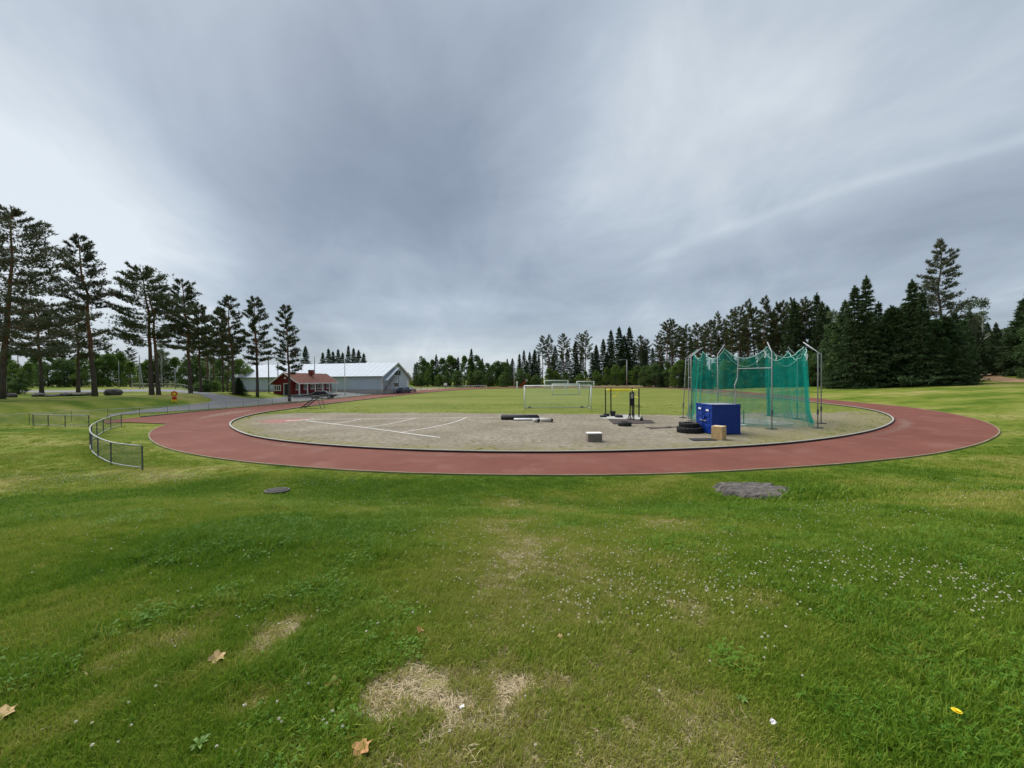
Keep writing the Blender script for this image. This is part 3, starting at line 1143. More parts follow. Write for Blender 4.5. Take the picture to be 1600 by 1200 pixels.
# throwing sector painted on the gravel
def gl(pts, w=0.11):
    P = resamp(crom([gp(*p)[:2] for p in pts], 80), 0.4)
    strip('sector_line', P, w, 0.006, M['line'])


patch('shot_put_pad', [(398, 658.3), (430, 655.2), (470, 653.8), (484, 653.8), (478, 655.6), (446, 660.2), (420, 661.0)], 0.005, M['red_pad'])
gl([(484, 655.2), (560, 654.6), (640, 653.6), (730, 652.2), (780, 652.0)])
gl([(478, 657.2), (520, 662.3), (580, 669.2), (640, 677.5), (688, 683.5)], 0.13)
gl([(521, 662.2), (545, 658.5), (564, 654.8)])
gl([(567, 668.6), (610, 662), (648, 653.6)], 0.10)
gl([(627, 675.3), (672, 668), (708, 660), (729, 652.4)])
gl([(446, 657.4), (468, 656.6), (489, 654.7)], 0.28)


# ------------------------------------------------------------------ roads and paths draped on the ground
M['asphalt'] = mat('asphalt', (0.155, 0.16, 0.165), 0.9, 0, 0.12, 1.0, bump=0.004, bscale=60)
M['path'] = mat('red_sand', (0.36, 0.225, 0.13), 0.95, 0, 0.15, 0.6, dirt=(0.24, 0.17, 0.09))
M['tan_verge'] = mat('tan_verge', (0.30, 0.25, 0.16), 0.95, 0, 0.2, 0.5)


def drape(name, poly, mt, lift=0.02, step=1.2):
    P = resamp(np.vstack([poly, poly[:1]]), step)[:-1]
    from mathutils.geometry import delaunay_2d_cdt
    gx, gy = np.meshgrid(np.arange(P[:, 0].min(), P[:, 0].max(), step), np.arange(P[:, 1].min(), P[:, 1].max(), step))
    ins = inside(P, gx.ravel(), gy.ravel()) & (sdist(P, gx.ravel(), gy.ravel()) < -step * .4)
    Q = np.vstack([P, np.c_[gx.ravel()[ins], gy.ravel()[ins]]])
    r_ = delaunay_2d_cdt([Vector(p) for p in Q], [], [list(range(len(P)))], 1, 1e-4)
    xy = np.array([[v.x, v.y] for v in r_[0]])
    z = H(xy[:, 0], xy[:, 1]) + lift
    mb = MB()
    mb.add(np.c_[xy, z], r_[2])
    o = mb.build(name, mt, smooth=True)
    if o.data.polygons[0].normal.z < 0:
        o.data.flip_normals()
    return tag(o, kind='structure')


ROAD_PX = [(165, 650.6), (220, 645.5), (300, 641.2), (380, 634.8), (490, 625.2), (600, 614.6), (640, 611.0), (648, 607.5), (600, 611.8), (530, 613.2), (455, 620.0),
           (405, 623.6), (375, 621.5), (340, 616.5), (300, 611.6), (240, 608.3), (150, 609.2), (30, 610.5), (30, 613.6), (150, 612.9), (245, 611.6), (290, 614.3), (318, 619.5),
           (333, 625), (327, 628.6), (300, 632.8), (220, 640.6), (165, 648.8)]
drape('asphalt_road', np.array([hit(*p)[:2] for p in ROAD_PX]), M['asphalt'], 0.035)
pc = crom([on(px, Y)[:2] for px, Y in ((1740, 58), (1660, 64), (1600, 70), (1562, 78), (1540, 87), (1546, 96), (1575, 106), (1605, 120))], 60)
pt = np.gradient(pc, axis=0)
pt /= np.hypot(*pt.T)[:, None]
pn = np.c_[-pt[:, 1], pt[:, 0]]
drape('sand_path', np.vstack([pc + pn * 2.3, (pc - pn * 2.3)[::-1]]), M['path'], 0.03, 0.8)
VERGE = [(640, 605.6), (720, 603.2), (800, 602.8), (900, 602.4), (1000, 602.2), (1060, 602.6), (1060, 600.9), (1000, 600.6), (900, 600.8), (800, 601.2), (720, 601.8), (650, 604.2)]
drape('gravel_verge', np.array([at(p[0], 600, 142 + 26 * (i >= 6) + (0 if 1 < i < 10 else -25))[:2] for i, p in enumerate(VERGE)]), M['tan_verge'], 0.03, 3.0)


# ------------------------------------------------------------------ trees
def tri_leaves(P, D, size, k, spread, width, rg):
    """k pointed leaf triangles round each point; D preferred direction"""
    n = len(P)
    P = np.repeat(P, k, 0)
    D = np.repeat(D, k, 0)
    d = D + rg.normal(0, spread, (n * k, 3))
    d /= np.linalg.norm(d, axis=1)[:, None] + 1e-9
    q = rg.normal(0, 1, (n * k, 3))
    q -= (q * d).sum(1)[:, None] * d
    q /= np.linalg.norm(q, axis=1)[:, None] + 1e-9
    s = size * rg.uniform(0.6, 1.3, (n * k, 1))
    a = P - d * s * 0.15 + q * s * width
    b = P - d * s * 0.15 - q * s * width
    c = P + d * s
    V = np.stack([a, b, c], 1).reshape(-1, 3)
    F = np.arange(len(V)).reshape(-1, 3)
    return V, F


def pine_meshes(seed, Ht=18.0, start=0.5, rad=3.6, limbs=60, lean=0.0, flat=1.0, dens=1.0, top=0.45, mat_='needle', bark='bark_pine', r0=0.30, twin=False, rnd_top=0.55):
    rg = np.random.default_rng(seed)
    tr = MB()
    k = 9
    wob = rg.normal(0, 0.10, (k, 2)) * np.linspace(0, 1, k)[:, None] * 2

    def trunk(t):
        return np.array([lean * t + np.interp(t, np.linspace(0, 1, k), wob[:, 0]), np.interp(t, np.linspace(0, 1, k), wob[:, 1]), Ht * t])
    ts = np.linspace(0, 1, 12)
    tr.tube([trunk(t) - (0, 0, 0.3 if t == 0 else 0) for t in ts], [r0 * (1.25 if t == 0 else 1) * (1 - 0.86 * t ** 1.15) for t in ts], 9)
    if twin:
        tr.tube([trunk(t * 0.86) + np.array([0.75 - 0.5 * t, 0.25, -0.3 if t == 0 else 0]) for t in ts], [r0 * 0.92 * (1.2 if t == 0 else 1) * (1 - 0.85 * t ** 1.15) for t in ts], 9)
    Ps, Ds = [], []
    az = rg.uniform(0, 6.28)
    for i in range(limbs):
        u = (i + rg.uniform(0, 1)) / limbs
        z = start + (0.985 - start) * u
        prof = (1 - u) ** rnd_top * (0.55 + 0.45 * min(1, (u + 0.12) / 0.35))
        L_ = rad * max(0.16, prof * top / 0.45) * rg.uniform(0.55, 1.15)
        az += 2.4 + rg.normal(0, 0.5)
        o = trunk(z)
        dr = np.array([math.cos(az), math.sin(az), 0])
        rise = rg.uniform(-0.16, 0.22) + 0.45 * u
        tt = np.linspace(0, 1, 5)
        pts = [o + dr * L_ * t + np.array([0, 0, L_ * (rise * t - 0.12 * math.sin(t * 3.14) * flat)]) for t in tt]
        tr.tube(pts, [max(0.012, 0.055 * (1 - 0.8 * t) * (1 - 0.6 * u)) for t in tt], 4, cap=False)
        n = int((16 + 18 * L_) * dens)
        t = 0.28 + 0.76 * rg.uniform(0, 1, n) ** 0.75
        lat = rg.normal(0, 0.165, n) * L_ * (0.35 + 0.65 * t)
        side = np.array([-dr[1], dr[0], 0])
        p = o + dr * (L_ * t)[:, None] + side * lat[:, None]
        p[:, 2] += L_ * (rise * t - 0.12 * np.sin(np.clip(t, 0, 1) * 3.14) * flat) + rg.normal(0.10, 0.105, n) + 0.06 * rg.uniform(-1, 1) * lat
        Ps.append(p)
        dd = np.tile(dr * 0.45 + np.array([0, 0, 0.55]), (n, 1))
        Ds.append(dd)
    P, D = np.vstack(Ps), np.vstack(Ds)
    V, F = tri_leaves(P, D, 0.34, 6, 0.55, 0.13, rg)
    me = np_mesh('crown', V, F, M[mat_], do_link=False)
    t_o = tr.build('trunk', M[bark], smooth=True)
    tme = t_o.data
    bpy.data.objects.remove(t_o)
    return tme, me


def spruce_meshes(seed, Ht=18.0, rad=3.0, droop=0.35, dens=1.0, start=0.05, mat_='spruce', slim=0.9):
    rg = np.random.default_rng(seed)
    tr = MB()
    ts = np.linspace(0, 1, 8)
    tr.tube([(0.05 * math.sin(5 * t), 0, Ht * t - (0.3 if t == 0 else 0)) for t in ts], [0.2 * (1 - 0.95 * t) + 0.012 for t in ts], 7)
    Ps, Ds = [], []
    z = start * Ht
    az = 0
    while z < Ht * 0.985:
        u = z / Ht
        Rl = rad * (1 - u) ** slim * min(1, (u - start) / 0.08 + 0.6) * (0.80 + 0.35 * math.sin(u * 57 + seed) ** 2) + 0.16
        nb = 7
        for b in range(nb):
            az += 6.283 / nb + rg.normal(0, 0.2)
            L_ = Rl * rg.uniform(0.5, 1.25)
            dr = np.array([math.cos(az), math.sin(az), 0])
            n = max(4, int((5 + 11 * L_) * dens))
            t = 0.12 + 0.9 * rg.uniform(0, 1, n) ** 0.7
            lat = rg.normal(0, 0.13, n) * L_ * np.minimum(1, t * 1.3)
            side = np.array([-dr[1], dr[0], 0])
            p = np.array([0, 0, z]) + dr * (L_ * t)[:, None] + side * lat[:, None]
            dp = droop * (1 - 0.9 * u)
            p[:, 2] += L_ * (-dp * t + 0.22 * dp * t ** 3) - np.abs(rg.normal(0, 0.14, n)) + rg.uniform(-0.1, 0.1)
            Ps.append(p)
            Ds.append(np.tile(dr * 0.8 + np.array([0, 0, -0.25 + 0.5 * u]), (n, 1)))
        z += Ht * 0.036 * (1.15 - 0.6 * u) * rg.uniform(0.8, 1.2)
    n = 14
    Ps.append(np.c_[np.zeros((n, 2)) + rg.normal(0, 0.05, (n, 2)), np.linspace(Ht * .96, Ht, n)])
    Ds.append(np.tile([0, 0, 1.0], (n, 1)))
    P, D = np.vstack(Ps), np.vstack(Ds)
    V, F = tri_leaves(P, D, 0.40, 4, 0.45, 0.17, rg)
    me = np_mesh('crown', V, F, M[mat_], do_link=False)
    t_o = tr.build('trunk', M['bark_grey'], smooth=True)
    tme = t_o.data
    bpy.data.objects.remove(t_o)
    return tme, me


def leafy_meshes(seed, Ht=10.0, rad=2.8, base=0.12, lobes=46, leaves=120, mat_='leaf', size=0.30, bark='bark_grey', pointed=0.5):
    rg = np.random.default_rng(seed)
    tr = MB()
    ts = np.linspace(0, 1, 7)
    tr.tube([(0.12 * math.sin(3 * t + seed), 0.1 * math.sin(2 * t), Ht * 0.9 * t - (0.3 if t == 0 else 0)) for t in ts], [0.15 * (1 - 0.9 * t) + 0.015 for t in ts], 7)
    Ps, Ds = [], []
    for i in range(lobes):
        u = rg.uniform(0, 1) ** 0.85
        z = Ht * (base + (0.97 - base) * u)
        pr = math.sin(min(1, (u * 0.93 + 0.10)) * 3.14159) ** 0.55 * (1 - pointed * u)
        az = rg.uniform(0, 6.283)
        rr = rad * pr * rg.uniform(0.25, 1.0) ** 0.6
        c = np.array([math.cos(az) * rr, math.sin(az) * rr, z])
        if rr > 0.5:
            tr.tube([(0, 0, max(0.3, z - rr * 0.8)), tuple(c * [0.5, 0.5, 1] - [0, 0, rr * 0.25]), tuple(c)], [0.05, 0.03, 0.012], 4, cap=False)
        cr = rg.uniform(0.5, 1.0) * (0.28 * rad + 0.25)
        n = leaves
        g = rg.normal(0, 1, (n, 3))
        g /= np.linalg.norm(g, axis=1)[:, None]
        p = c + g * (cr * rg.uniform(0.3, 1.0, (n, 1)) ** 0.5) * [1, 1, 0.72]
        Ps.append(p)
        Ds.append(g * 0.6 + [0, 0, -0.15])
    P, D = np.vstack(Ps), np.vstack(Ds)
    P[:, 2] = np.maximum(P[:, 2], 0.08)
    V, F = tri_leaves(P, D, size, 1, 0.7, 0.32, rg)
    me = np_mesh('crown', V, F, M[mat_], do_link=False)
    t_o = tr.build('trunk', M[bark], smooth=True)
    tme = t_o.data
    bpy.data.objects.remove(t_o)
    return tme, me


def put_tree(name, meshes, loc, s, rz, label, group=None, cat='tree', sx=1.0, parts=('trunk', 'crown')):
    t = empty(name, loc, rz)
    t.scale = (s * sx, s * sx, s)
    for pn, me in zip(parts, meshes):
        link(bpy.data.objects.new(pn, me), t)
    tag(t, label, cat, group)
    return t


GL = 'old pines beside the road'
# px at base, distance, top row, crown radius px, crown start (fraction), limbs, lean px, options, label
PINES = [
    (1, 43, 318, 86, 0.26, 96, 26, dict(r0=0.36, top=0.62, flat=1.0, dens=1.0, mat_='needle_near'), 'huge spreading old pine behind the grey pole, its grey-green crown the widest by the road'),
    (148, 50, 360, 36, 0.54, 62, -18, dict(r0=0.34, top=0.62, dens=0.75, mat_='needle_near'), 'tall leaning pine with a bare orange trunk beside the flat boulders'),
    (65, 57, 463, 38, 0.40, 46, -5, dict(r0=0.30, top=0.55), 'short dark pine behind the flat boulders at the road edge'),
    (122, 62, 473, 46, 0.40, 48, 0, dict(r0=0.30, top=0.62), 'low broad dark pine beyond the road, behind the leaning pine'),
    (237, 54, 412, 50, 0.40, 66, -8, dict(r0=0.34, top=0.66, twin=True, dens=1.1), 'twin-trunked reddish pine with a broad layered crown next to the lone boulder'),
    (298, 60, 432, 40, 0.40, 56, -8, dict(r0=0.33, top=0.55), 'thick-trunked dark pine at the bend of the asphalt road'),
    (314, 65, 470, 28, 0.40, 50, -4, dict(r0=0.24, top=0.5), 'slim pine right behind the thick-trunked pine at the road bend'),
    (349, 66, 478, 22, 0.42, 44, -3, dict(r0=0.18, top=0.5), 'thin dark-stemmed pine between the road bend and the grey hall'),
    (366, 60, 457, 32, 0.40, 50, -8, dict(r0=0.27, top=0.5, dens=0.85), 'airy pine standing in front of the far end of the grey hall'),
    (402, 62, 460, 34, 0.34, 54, -2, dict(r0=0.27, top=0.55, dens=0.9), 'straight pine on the grass in front of the grey hall'),
    (452, 62, 472, 24, 0.30, 54, -3, dict(r0=0.26, top=0.55, dens=0.9), 'slender pine standing directly before the red cabin'),
]
for i, (px, Y, top, crp, st, nl, ln, opt, lab) in enumerate(PINES):
    b = on(px, Y)
    tz = at(px, top, Y).z
    Ht = (tz - b.z) * 0.97
    opt['r0'] *= 0.8
    ms = pine_meshes(100 + i * 7, Ht, st, crp * Y / FPX * (0.92 if i in (0, 4) else 0.78), nl, ln * Y / FPX, rnd_top=0.46, **opt)
    put_tree('pine_tree', ms, b, 1.0, 0.0, lab, GL)

P_PINE = [pine_meshes(300 + i, 18, s_, r_, n_, l_, dens=0.75, top=0.55, r0=0.2) for i, (s_, r_, n_, l_) in enumerate([(0.45, 2.6, 48, 0.3), (0.52, 2.9, 46, -0.4), (0.40, 2.4, 52, 0.2), (0.60, 2.5, 36, 0.5)])]
P_BIGP = pine_meshes(351, 20, 0.18, 2.9, 92, 0.2, dens=0.85, top=0.62, r0=0.22, bark='bark_grey', mat_='needle_near', rnd_top=0.62)
P_SPR = [spruce_meshes(400 + i, 18, r_, d_, 0.85) for i, (r_, d_) in enumerate([(3.5, 0.42), (4.0, 0.32), (3.1, 0.48)])]
P_YSP = [spruce_meshes(430 + i, 10, r_, 0.2, 1.6, 0.02) for i, r_ in enumerate([3.0, 3.6])]
P_LEAF = [leafy_meshes(500, 10, 2.8, 0.08, 52, 110, 'leaf'), leafy_meshes(501, 10, 3.3, 0.05, 56, 110, 'leaf_dark'), leafy_meshes(502, 10, 2.3, 0.12, 44, 110, 'leaf')]
P_DARK = [leafy_meshes(540, 10, 2.6, 0.04, 60, 120, 'leaf_deep', size=0.26, pointed=0.6), leafy_meshes(541, 10, 3.0, 0.04, 64, 120, 'leaf_dark', size=0.26, pointed=0.55), leafy_meshes(542, 10, 2.2, 0.04, 56, 120, 'leaf_deep', size=0.26, pointed=0.65)]
P_ROUND = [leafy_meshes(510, 9, 4.0, 0.06, 60, 120, 'leaf_dark', pointed=0.15), leafy_meshes(511, 9, 3.6, 0.06, 60, 120, 'leaf', pointed=0.2)]
P_PALE = [leafy_meshes(520, 12, 1.9, 0.25, 34, 40, 'leaf_pale', size=0.22, bark='bark_birch', pointed=0.6)]
P_BUSH = [leafy_meshes(530, 4, 2.1, 0.02, 40, 100, 'leaf_dark', size=0.22, pointed=0.2), leafy_meshes(531, 4, 2.3, 0.02, 40, 100, 'leaf', size=0.22, pointed=0.2)]
KIND = {'pine': (P_PINE, 18, 'pine_tree'), 'spruce': (P_SPR, 18, 'spruce_tree'), 'young': (P_YSP, 10, 'young_spruce'), 'leafy': (P_LEAF, 10, 'leafy_tree'),
        'round': (P_ROUND, 9, 'round_tree'), 'pale': (P_PALE, 12, 'birch_tree'), 'bush': (P_BUSH, 4, 'bush'), 'dleaf': (P_DARK, 10, 'leafy_tree'), 'bigp': ([P_BIGP], 20, 'pine_tree')}


def stand(lst, labels, group, zoff=-0.15, vi=None, marks=None):
    for i, (kind, px, Y, top) in enumerate(lst):
        lab = labels[kind]
        if marks:
            lab += ' ' + next((t for lim, t in marks if px < lim), marks[-1][1])
        protos, h0, nm = KIND[kind]
        b = on(px, Y, zoff)
        Ht = max(1.0, at(px, top, Y).z - b.z)
        s = Ht / h0
        k = (vi if vi is not None else i * 5 + int(px)) % len(protos)
        put_tree(nm, protos[k], b, s, rnd.uniform(0, 6.28), lab, group, 'bush' if kind == 'bush' else 'tree', sx=rnd.uniform(0.9, 1.15) * (1.0 if s > 0.7 else 1.15))


# woods behind the road on the left
L = []
for i in range(26):
    px = -60 + i * 17.5 + rnd.uniform(-6, 6)
    L.append((('leafy', 'round', 'leafy', 'leafy')[i % 4], px, rnd.uniform(96, 108), rnd.uniform(546, 568)))
for px, top in ((170, 541), (185, 545), (205, 543), (30, 520), (92, 530), (255, 556)):
    L.append(('pine', px, 112, top))
L += [('pale', 252, 100, 534), ('pale', 262, 104, 548), ('pale', 328, 96, 530)]
stand(L, {'leafy': 'bushy green broadleaf tree in the wood beyond the asphalt road', 'round': 'rounded green broadleaf tree in the wood beyond the asphalt road',
          'pine': 'far pine poking above the broadleaf wood beyond the road', 'pale': 'thin pale birch in the wood beyond the road'}, 'trees beyond the road', marks=[(60, 'near the grey pole'), (170, 'behind the leaning pine'), (250, 'behind the twin-trunked pine'), (310, 'behind the street lamp'), (9999, 'close to the grey hall')])
stand([('pine', 324, 82, 505), ('pine', 334, 86, 512), ('pine', 356, 84, 520)], {'pine': 'thin light-stemmed pine behind the row of old pines'}, 'thin pines behind the old row')
stand([('bush', 30, 55, 592), ('bush', 12, 56, 590)], {'bush': 'dense dark bush beside the grey pole at the road edge'}, 'bushes at the pole', vi=0)
stand([('bush', 322, 67, 594), ('bush', 336, 68, 596), ('bush', 306, 70, 598)], {'bush': 'low dark juniper-like shrub under the pines at the road bend'}, 'shrubs under the pines')
stand([('young', 373, 61, 590)], {'young': 'small young spruce at the foot of the airy pine by the hall'}, None)
# behind the hall
stand([('spruce', px, 132, top) for px, top in ((478, 541), (505, 551), (514, 545), (521, 549), (529, 546), (536, 551), (545, 540), (553, 544), (561, 547), (569, 552))],
      {'spruce': 'dark spruce rising behind the roof of the grey hall'}, 'spruces behind the hall')
# far end of the field
F = []
for kind, px, top in (('spruce', 652, 566), ('pine', 658, 556), ('leafy', 668, 566), ('spruce', 682, 554), ('leafy', 692, 560), ('leafy', 704, 556), ('spruce', 716, 558), ('leafy', 726, 556), ('spruce', 737, 545),
                      ('leafy', 745, 556), ('spruce', 754, 560), ('leafy', 762, 568), ('round', 778, 563), ('round', 788, 566), ('spruce', 801, 560), ('spruce', 812, 553), ('spruce', 819, 547), ('spruce', 828, 550), ('spruce', 836, 546),
                      ('pine', 848, 524), ('pine', 858, 523), ('pine', 880, 521), ('spruce', 868, 540), ('spruce', 899, 534), ('pine', 907, 520), ('pine', 915, 517), ('spruce', 932, 539), ('spruce', 943, 530),
                      ('spruce', 955, 516), ('spruce', 968, 511), ('spruce', 984, 511), ('spruce', 976, 524), ('pine', 1001, 524), ('pine', 1012, 530)):
    F.append((kind, px, rnd.uniform(172, 182), top))
F += [('leafy', 662, 176, 562), ('leafy', 676, 176, 562), ('leafy', 710, 176, 560), ('leafy', 735, 178, 560), ('leafy', 750, 176, 564), ('leafy', 770, 176, 570)]
stand(F, {'spruce': 'dark pointed spruce beyond the field', 'pine': 'tall bare-stemmed pine beyond the field', 'leafy': 'green broadleaf tree beyond the field',
          'round': 'round-headed broadleaf tree beyond the field'}, 'trees beyond the far bend', marks=[(690, 'beside the grey hall'), (765, 'behind the row of hurdles'), (835, 'behind the red slanted frame'), (893, 'behind the wide far goal'), (940, 'behind the narrow far goal'), (9999, 'behind the far lamp post')])
B = []
for i in range(30):
    px = 640 + i * 15.5 + rnd.uniform(-5, 5)
    B.append((('leafy', 'round')[i % 2], px, rnd.uniform(160, 168), rnd.uniform(574, 586) - (6 if px > 930 else 0)))
stand(B, {'leafy': 'low pointed leafy tree in the thicket edging the far bend', 'round': 'low round leafy tree in the thicket edging the far bend'}, 'thicket beyond the far bend', marks=[(690, 'beside the grey hall'), (765, 'behind the row of hurdles'), (835, 'behind the red slanted frame'), (893, 'behind the wide far goal'), (940, 'behind the narrow far goal'), (9999, 'behind the far lamp post')])
# pine wood behind the throwing cage
C = []
for px, Y, top in ((1030, 150, 520), (1042, 140, 500), (1050, 145, 498), (1062, 135, 510), (1072, 135, 507), (1088, 128, 505), (1102, 125, 505), (1110, 120, 500), (1122, 118, 488), (1133, 118, 500), (1146, 112, 482),
                   (1157, 110, 478), (1170, 108, 468), (1180, 110, 480), (1196, 104, 463), (1205, 108, 485), (1214, 104, 473), (1224, 104, 470), (1236, 100, 466), (1246, 100, 475), (1256, 98, 466), (1266, 98, 470)):
    C.append(('pine', px, Y, top))
for px, Y, top in ((1240, 96, 470), (1276, 94, 459), (1284, 92, 472), (1292, 95, 478), (1080, 140, 530)):
    C.append(('spruce', px, Y, top))
stand(C, {'pine': 'bare-stemmed tall pine', 'spruce': 'dark pointed spruce of the pine wood'}, 'pine wood behind the throwing cage', marks=[(1075, 'near the far white-capped bin'), (1150, 'rising beyond the blue container'), (1210, 'rising above the middle of the cage net'), (9999, 'next to the tall floodlight pole')])
B = []
for i in range(26):
    px = 1010 + i * 12 + rnd.uniform(-4, 4)
    Y = np.interp(px, [1010, 1100, 1300], [140, 112, 88])
    B.append((('leafy', 'round', 'young')[i % 3], px, Y + rnd.uniform(0, 3), np.interp(px, [1010, 1150, 1300], [570, 566, 548]) + rnd.uniform(-6, 6)))
stand(B, {'leafy': 'pointed undergrowth tree below the pines', 'round': 'rounded undergrowth tree below the pines',
          'young': 'young spruce in the undergrowth'}, 'undergrowth behind the throwing cage', marks=[(1075, 'near the far white-capped bin'), (1150, 'rising beyond the blue container'), (1210, 'rising above the middle of the cage net'), (9999, 'next to the tall floodlight pole')])
# mixed wood on the right
stand([('bigp', 1470, 86, 374)], {'bigp': 'tallest pine of all, long sparse crown above the wood by the sand path'}, None)
stand([('spruce', 1335, 76, 447), ('spruce', 1353, 75, 432), ('spruce', 1372, 78, 472), ('spruce', 1424, 72, 438), ('spruce', 1440, 70, 455), ('spruce', 1320, 80, 470)],
      {'spruce': 'tall spire-topped spruce above the dark wood before the sand path'}, 'tall spruces of the right-hand wood')
stand([('pale', 1533, 112, 463), ('pale', 1514, 100, 468), ('pale', 1310, 84, 488), ('pale', 1300, 86, 482)], {'pale': 'thin pale-topped birch behind the dark wood'}, 'pale birches of the right-hand wood')
D_ = []
for kind, px, Y, top in (('dleaf', 1302, 84, 505), ('spruce', 1314, 82, 492), ('dleaf', 1326, 80, 498), ('young', 1342, 78, 512), ('spruce', 1356, 78, 486), ('dleaf', 1366, 76, 508), ('spruce', 1378, 76, 500), ('young', 1394, 74, 480),
                         ('spruce', 1404, 74, 492), ('dleaf', 1418, 73, 474), ('young', 1432, 73, 496), ('spruce', 1446, 72, 486), ('dleaf', 1460, 72, 500), ('young', 1476, 72, 494), ('spruce', 1490, 73, 488), ('dleaf', 1502, 78, 500), ('spruce', 1514, 96, 486),
                         ('dleaf', 1528, 116, 494), ('spruce', 1542, 118, 504), ('dleaf', 1558, 120, 515), ('dleaf', 1576, 118, 512), ('spruce', 1592, 112, 480), ('young', 1612, 84, 452), ('dleaf', 1628, 76, 452), ('spruce', 1640, 70, 440), ('dleaf', 1665, 66, 450)):
    D_.append((kind, px, Y, top))
stand(D_, {'dleaf': 'dense dark broadleaf tree on the grass bank', 'round': 'rounded dark broadleaf tree on the grass bank', 'spruce': 'dark spruce of the wood', 'young': 'broad dense spruce of the wood'}, 'right-hand wood', marks=[(1345, 'near the floodlight pole'), (1400, 'below the twin spires of spruce'), (1455, 'beside the tallest pine'), (1500, 'under the tallest pine'), (1560, 'where the sand path starts'), (9999, 'across the sand path')])
E_ = []
for i in range(16):
    px = 1312 + i * 12.5 + rnd.uniform(-4, 4)
    E_.append((('young', 'dleaf', 'young', 'young')[i % 4], px, np.interp(px, [1300, 1500], [80, 68]) + rnd.uniform(-1, 1), rnd.uniform(522, 566)))
stand(E_, {'young': 'young dense spruce at the wood edge', 'round': 'low round leafy tree at the wood edge', 'dleaf': 'small pointed leafy tree at the wood edge'},
      'front edge of the right-hand wood', marks=[(1345, 'near the floodlight pole'), (1400, 'below the twin spires of spruce'), (1455, 'beside the tallest pine'), (1500, 'under the tallest pine'), (1560, 'where the sand path starts'), (9999, 'across the sand path')])
stand([('bush', 1496, 70, 592), ('bush', 1512, 76, 589), ('bush', 1508, 92, 580), ('bush', 1528, 104, 577), ('bush', 1606, 80, 580)], {'bush': 'low green bush beside the red sand path'}, 'bushes by the sand path')
# backing rows so that the woods have depth
K_ = []
for i in range(34):
    px = -80 + i * 14 + rnd.uniform(-5, 5)
    K_.append((('pine', 'spruce')[i % 2], px, 128, rnd.uniform(556, 572)) if px < 355 else ('spruce', px + 290, 195, rnd.uniform(562, 572)))
for i in range(20):
    px = 985 + i * 17 + rnd.uniform(-5, 5)
    K_.append(('spruce', px, np.interp(px, [985, 1300], [180, 125]), np.interp(px, [985, 1150, 1300], [545, 530, 505]) + rnd.uniform(-6, 6)))
for i in range(22):
    px = 780 + i * 11 + rnd.uniform(-4, 4)
    K_.append(('spruce', px, 200, np.interp(px, [780, 840, 960, 1020], [566, 552, 540, 540]) + rnd.uniform(-5, 8)))
for i in range(12):
    px = 1320 + i * 26 + rnd.uniform(-6, 6)
    K_.append(('spruce', px, 92, rnd.uniform(500, 515)))
stand(K_, {'pine': 'distant pine half hidden', 'spruce': 'distant spruce half hidden'}, 'distant backing trees', marks=[(170, 'behind the leaning pine'), (380, 'behind the twin-trunked pine'), (690, 'beside the grey hall'), (765, 'behind the row of hurdles'), (975, 'behind the far goals'), (1075, 'behind the far white-capped bin'), (1190, 'behind the pines beyond the container'), (1315, 'behind the floodlight pole'), (1455, 'behind the twin spires of spruce'), (9999, 'behind the sand path')])


# ------------------------------------------------------------------ fences
def fence(pts, h, label, group=None, step=2.4, bottom=True, r_=0.024, film_='fence_film', name='chain_link_fence', post='galv', rail='galv', base=None):
    P = resamp(np.asarray(pts, float), 0.25)
    s = np.r_[0, np.cumsum(np.hypot(*np.diff(P, axis=0).T))]
    n = max(2, int(round(s[-1] / step)) + 1)
    u = np.linspace(0, s[-1], n)
    Q = np.c_[np.interp(u, s, P[:, 0]), np.interp(u, s, P[:, 1])]
    z = H(Q[:, 0], Q[:, 1]) if base is None else np.full(n, base)
    o0 = Vector((Q[0][0], Q[0][1], z[0]))
    t = empty(name, o0)
    tag(t, label, 'fence', group)

    def lp(i, zz):
        return Vector((Q[i][0], Q[i][1], z[i] + zz)) - o0
    pm = MB().tube([(0, 0, -0.1), (0, 0, h)], r_, 7).build('post', M[post])
    me = pm.data
    bpy.data.objects.remove(pm)
    for i in range(n):
        p = link(bpy.data.objects.new('post', me), t)
        p.location = lp(i, 0)
    # the rails follow the fine line
    K = P[::2] if len(P) > 8 else P
    zk = H(K[:, 0], K[:, 1]) if base is None else np.full(len(K), base)
    MB().tube([Vector((K[i][0], K[i][1], zk[i] + h)) - o0 for i in range(len(K))], r_ * 0.95, 7).build('top_rail', M[rail], t, smooth=True)
    if bottom:
        MB().tube([Vector((K[i][0], K[i][1], zk[i] + 0.09)) - o0 for i in range(len(K))], r_ * 0.8, 7).build('bottom_rail', M[rail], t, smooth=True)
    for i in range(n - 1):
        k = [j for j in range(len(P)) if u[i] - 1e-6 <= s[j] <= u[i + 1] + 1e-6]
        if len(k) < 2:
            continue
        zz = H(P[k, 0], P[k, 1]) if base is None else np.full(len(k), base)
        m_ = len(k)
        vs_ = [Vector((P[j][0], P[j][1], zz[q] + 0.1)) - o0 for q, j in enumerate(k)] + [Vector((P[j][0], P[j][1], zz[q] + h - 0.02)) - o0 for q, j in enumerate(k)]
        MB().add(vs_, [(q, q + 1, m_ + q + 1, m_ + q) for q in range(m_ - 1)]).build('mesh_panel', M[film_], t)
    return t


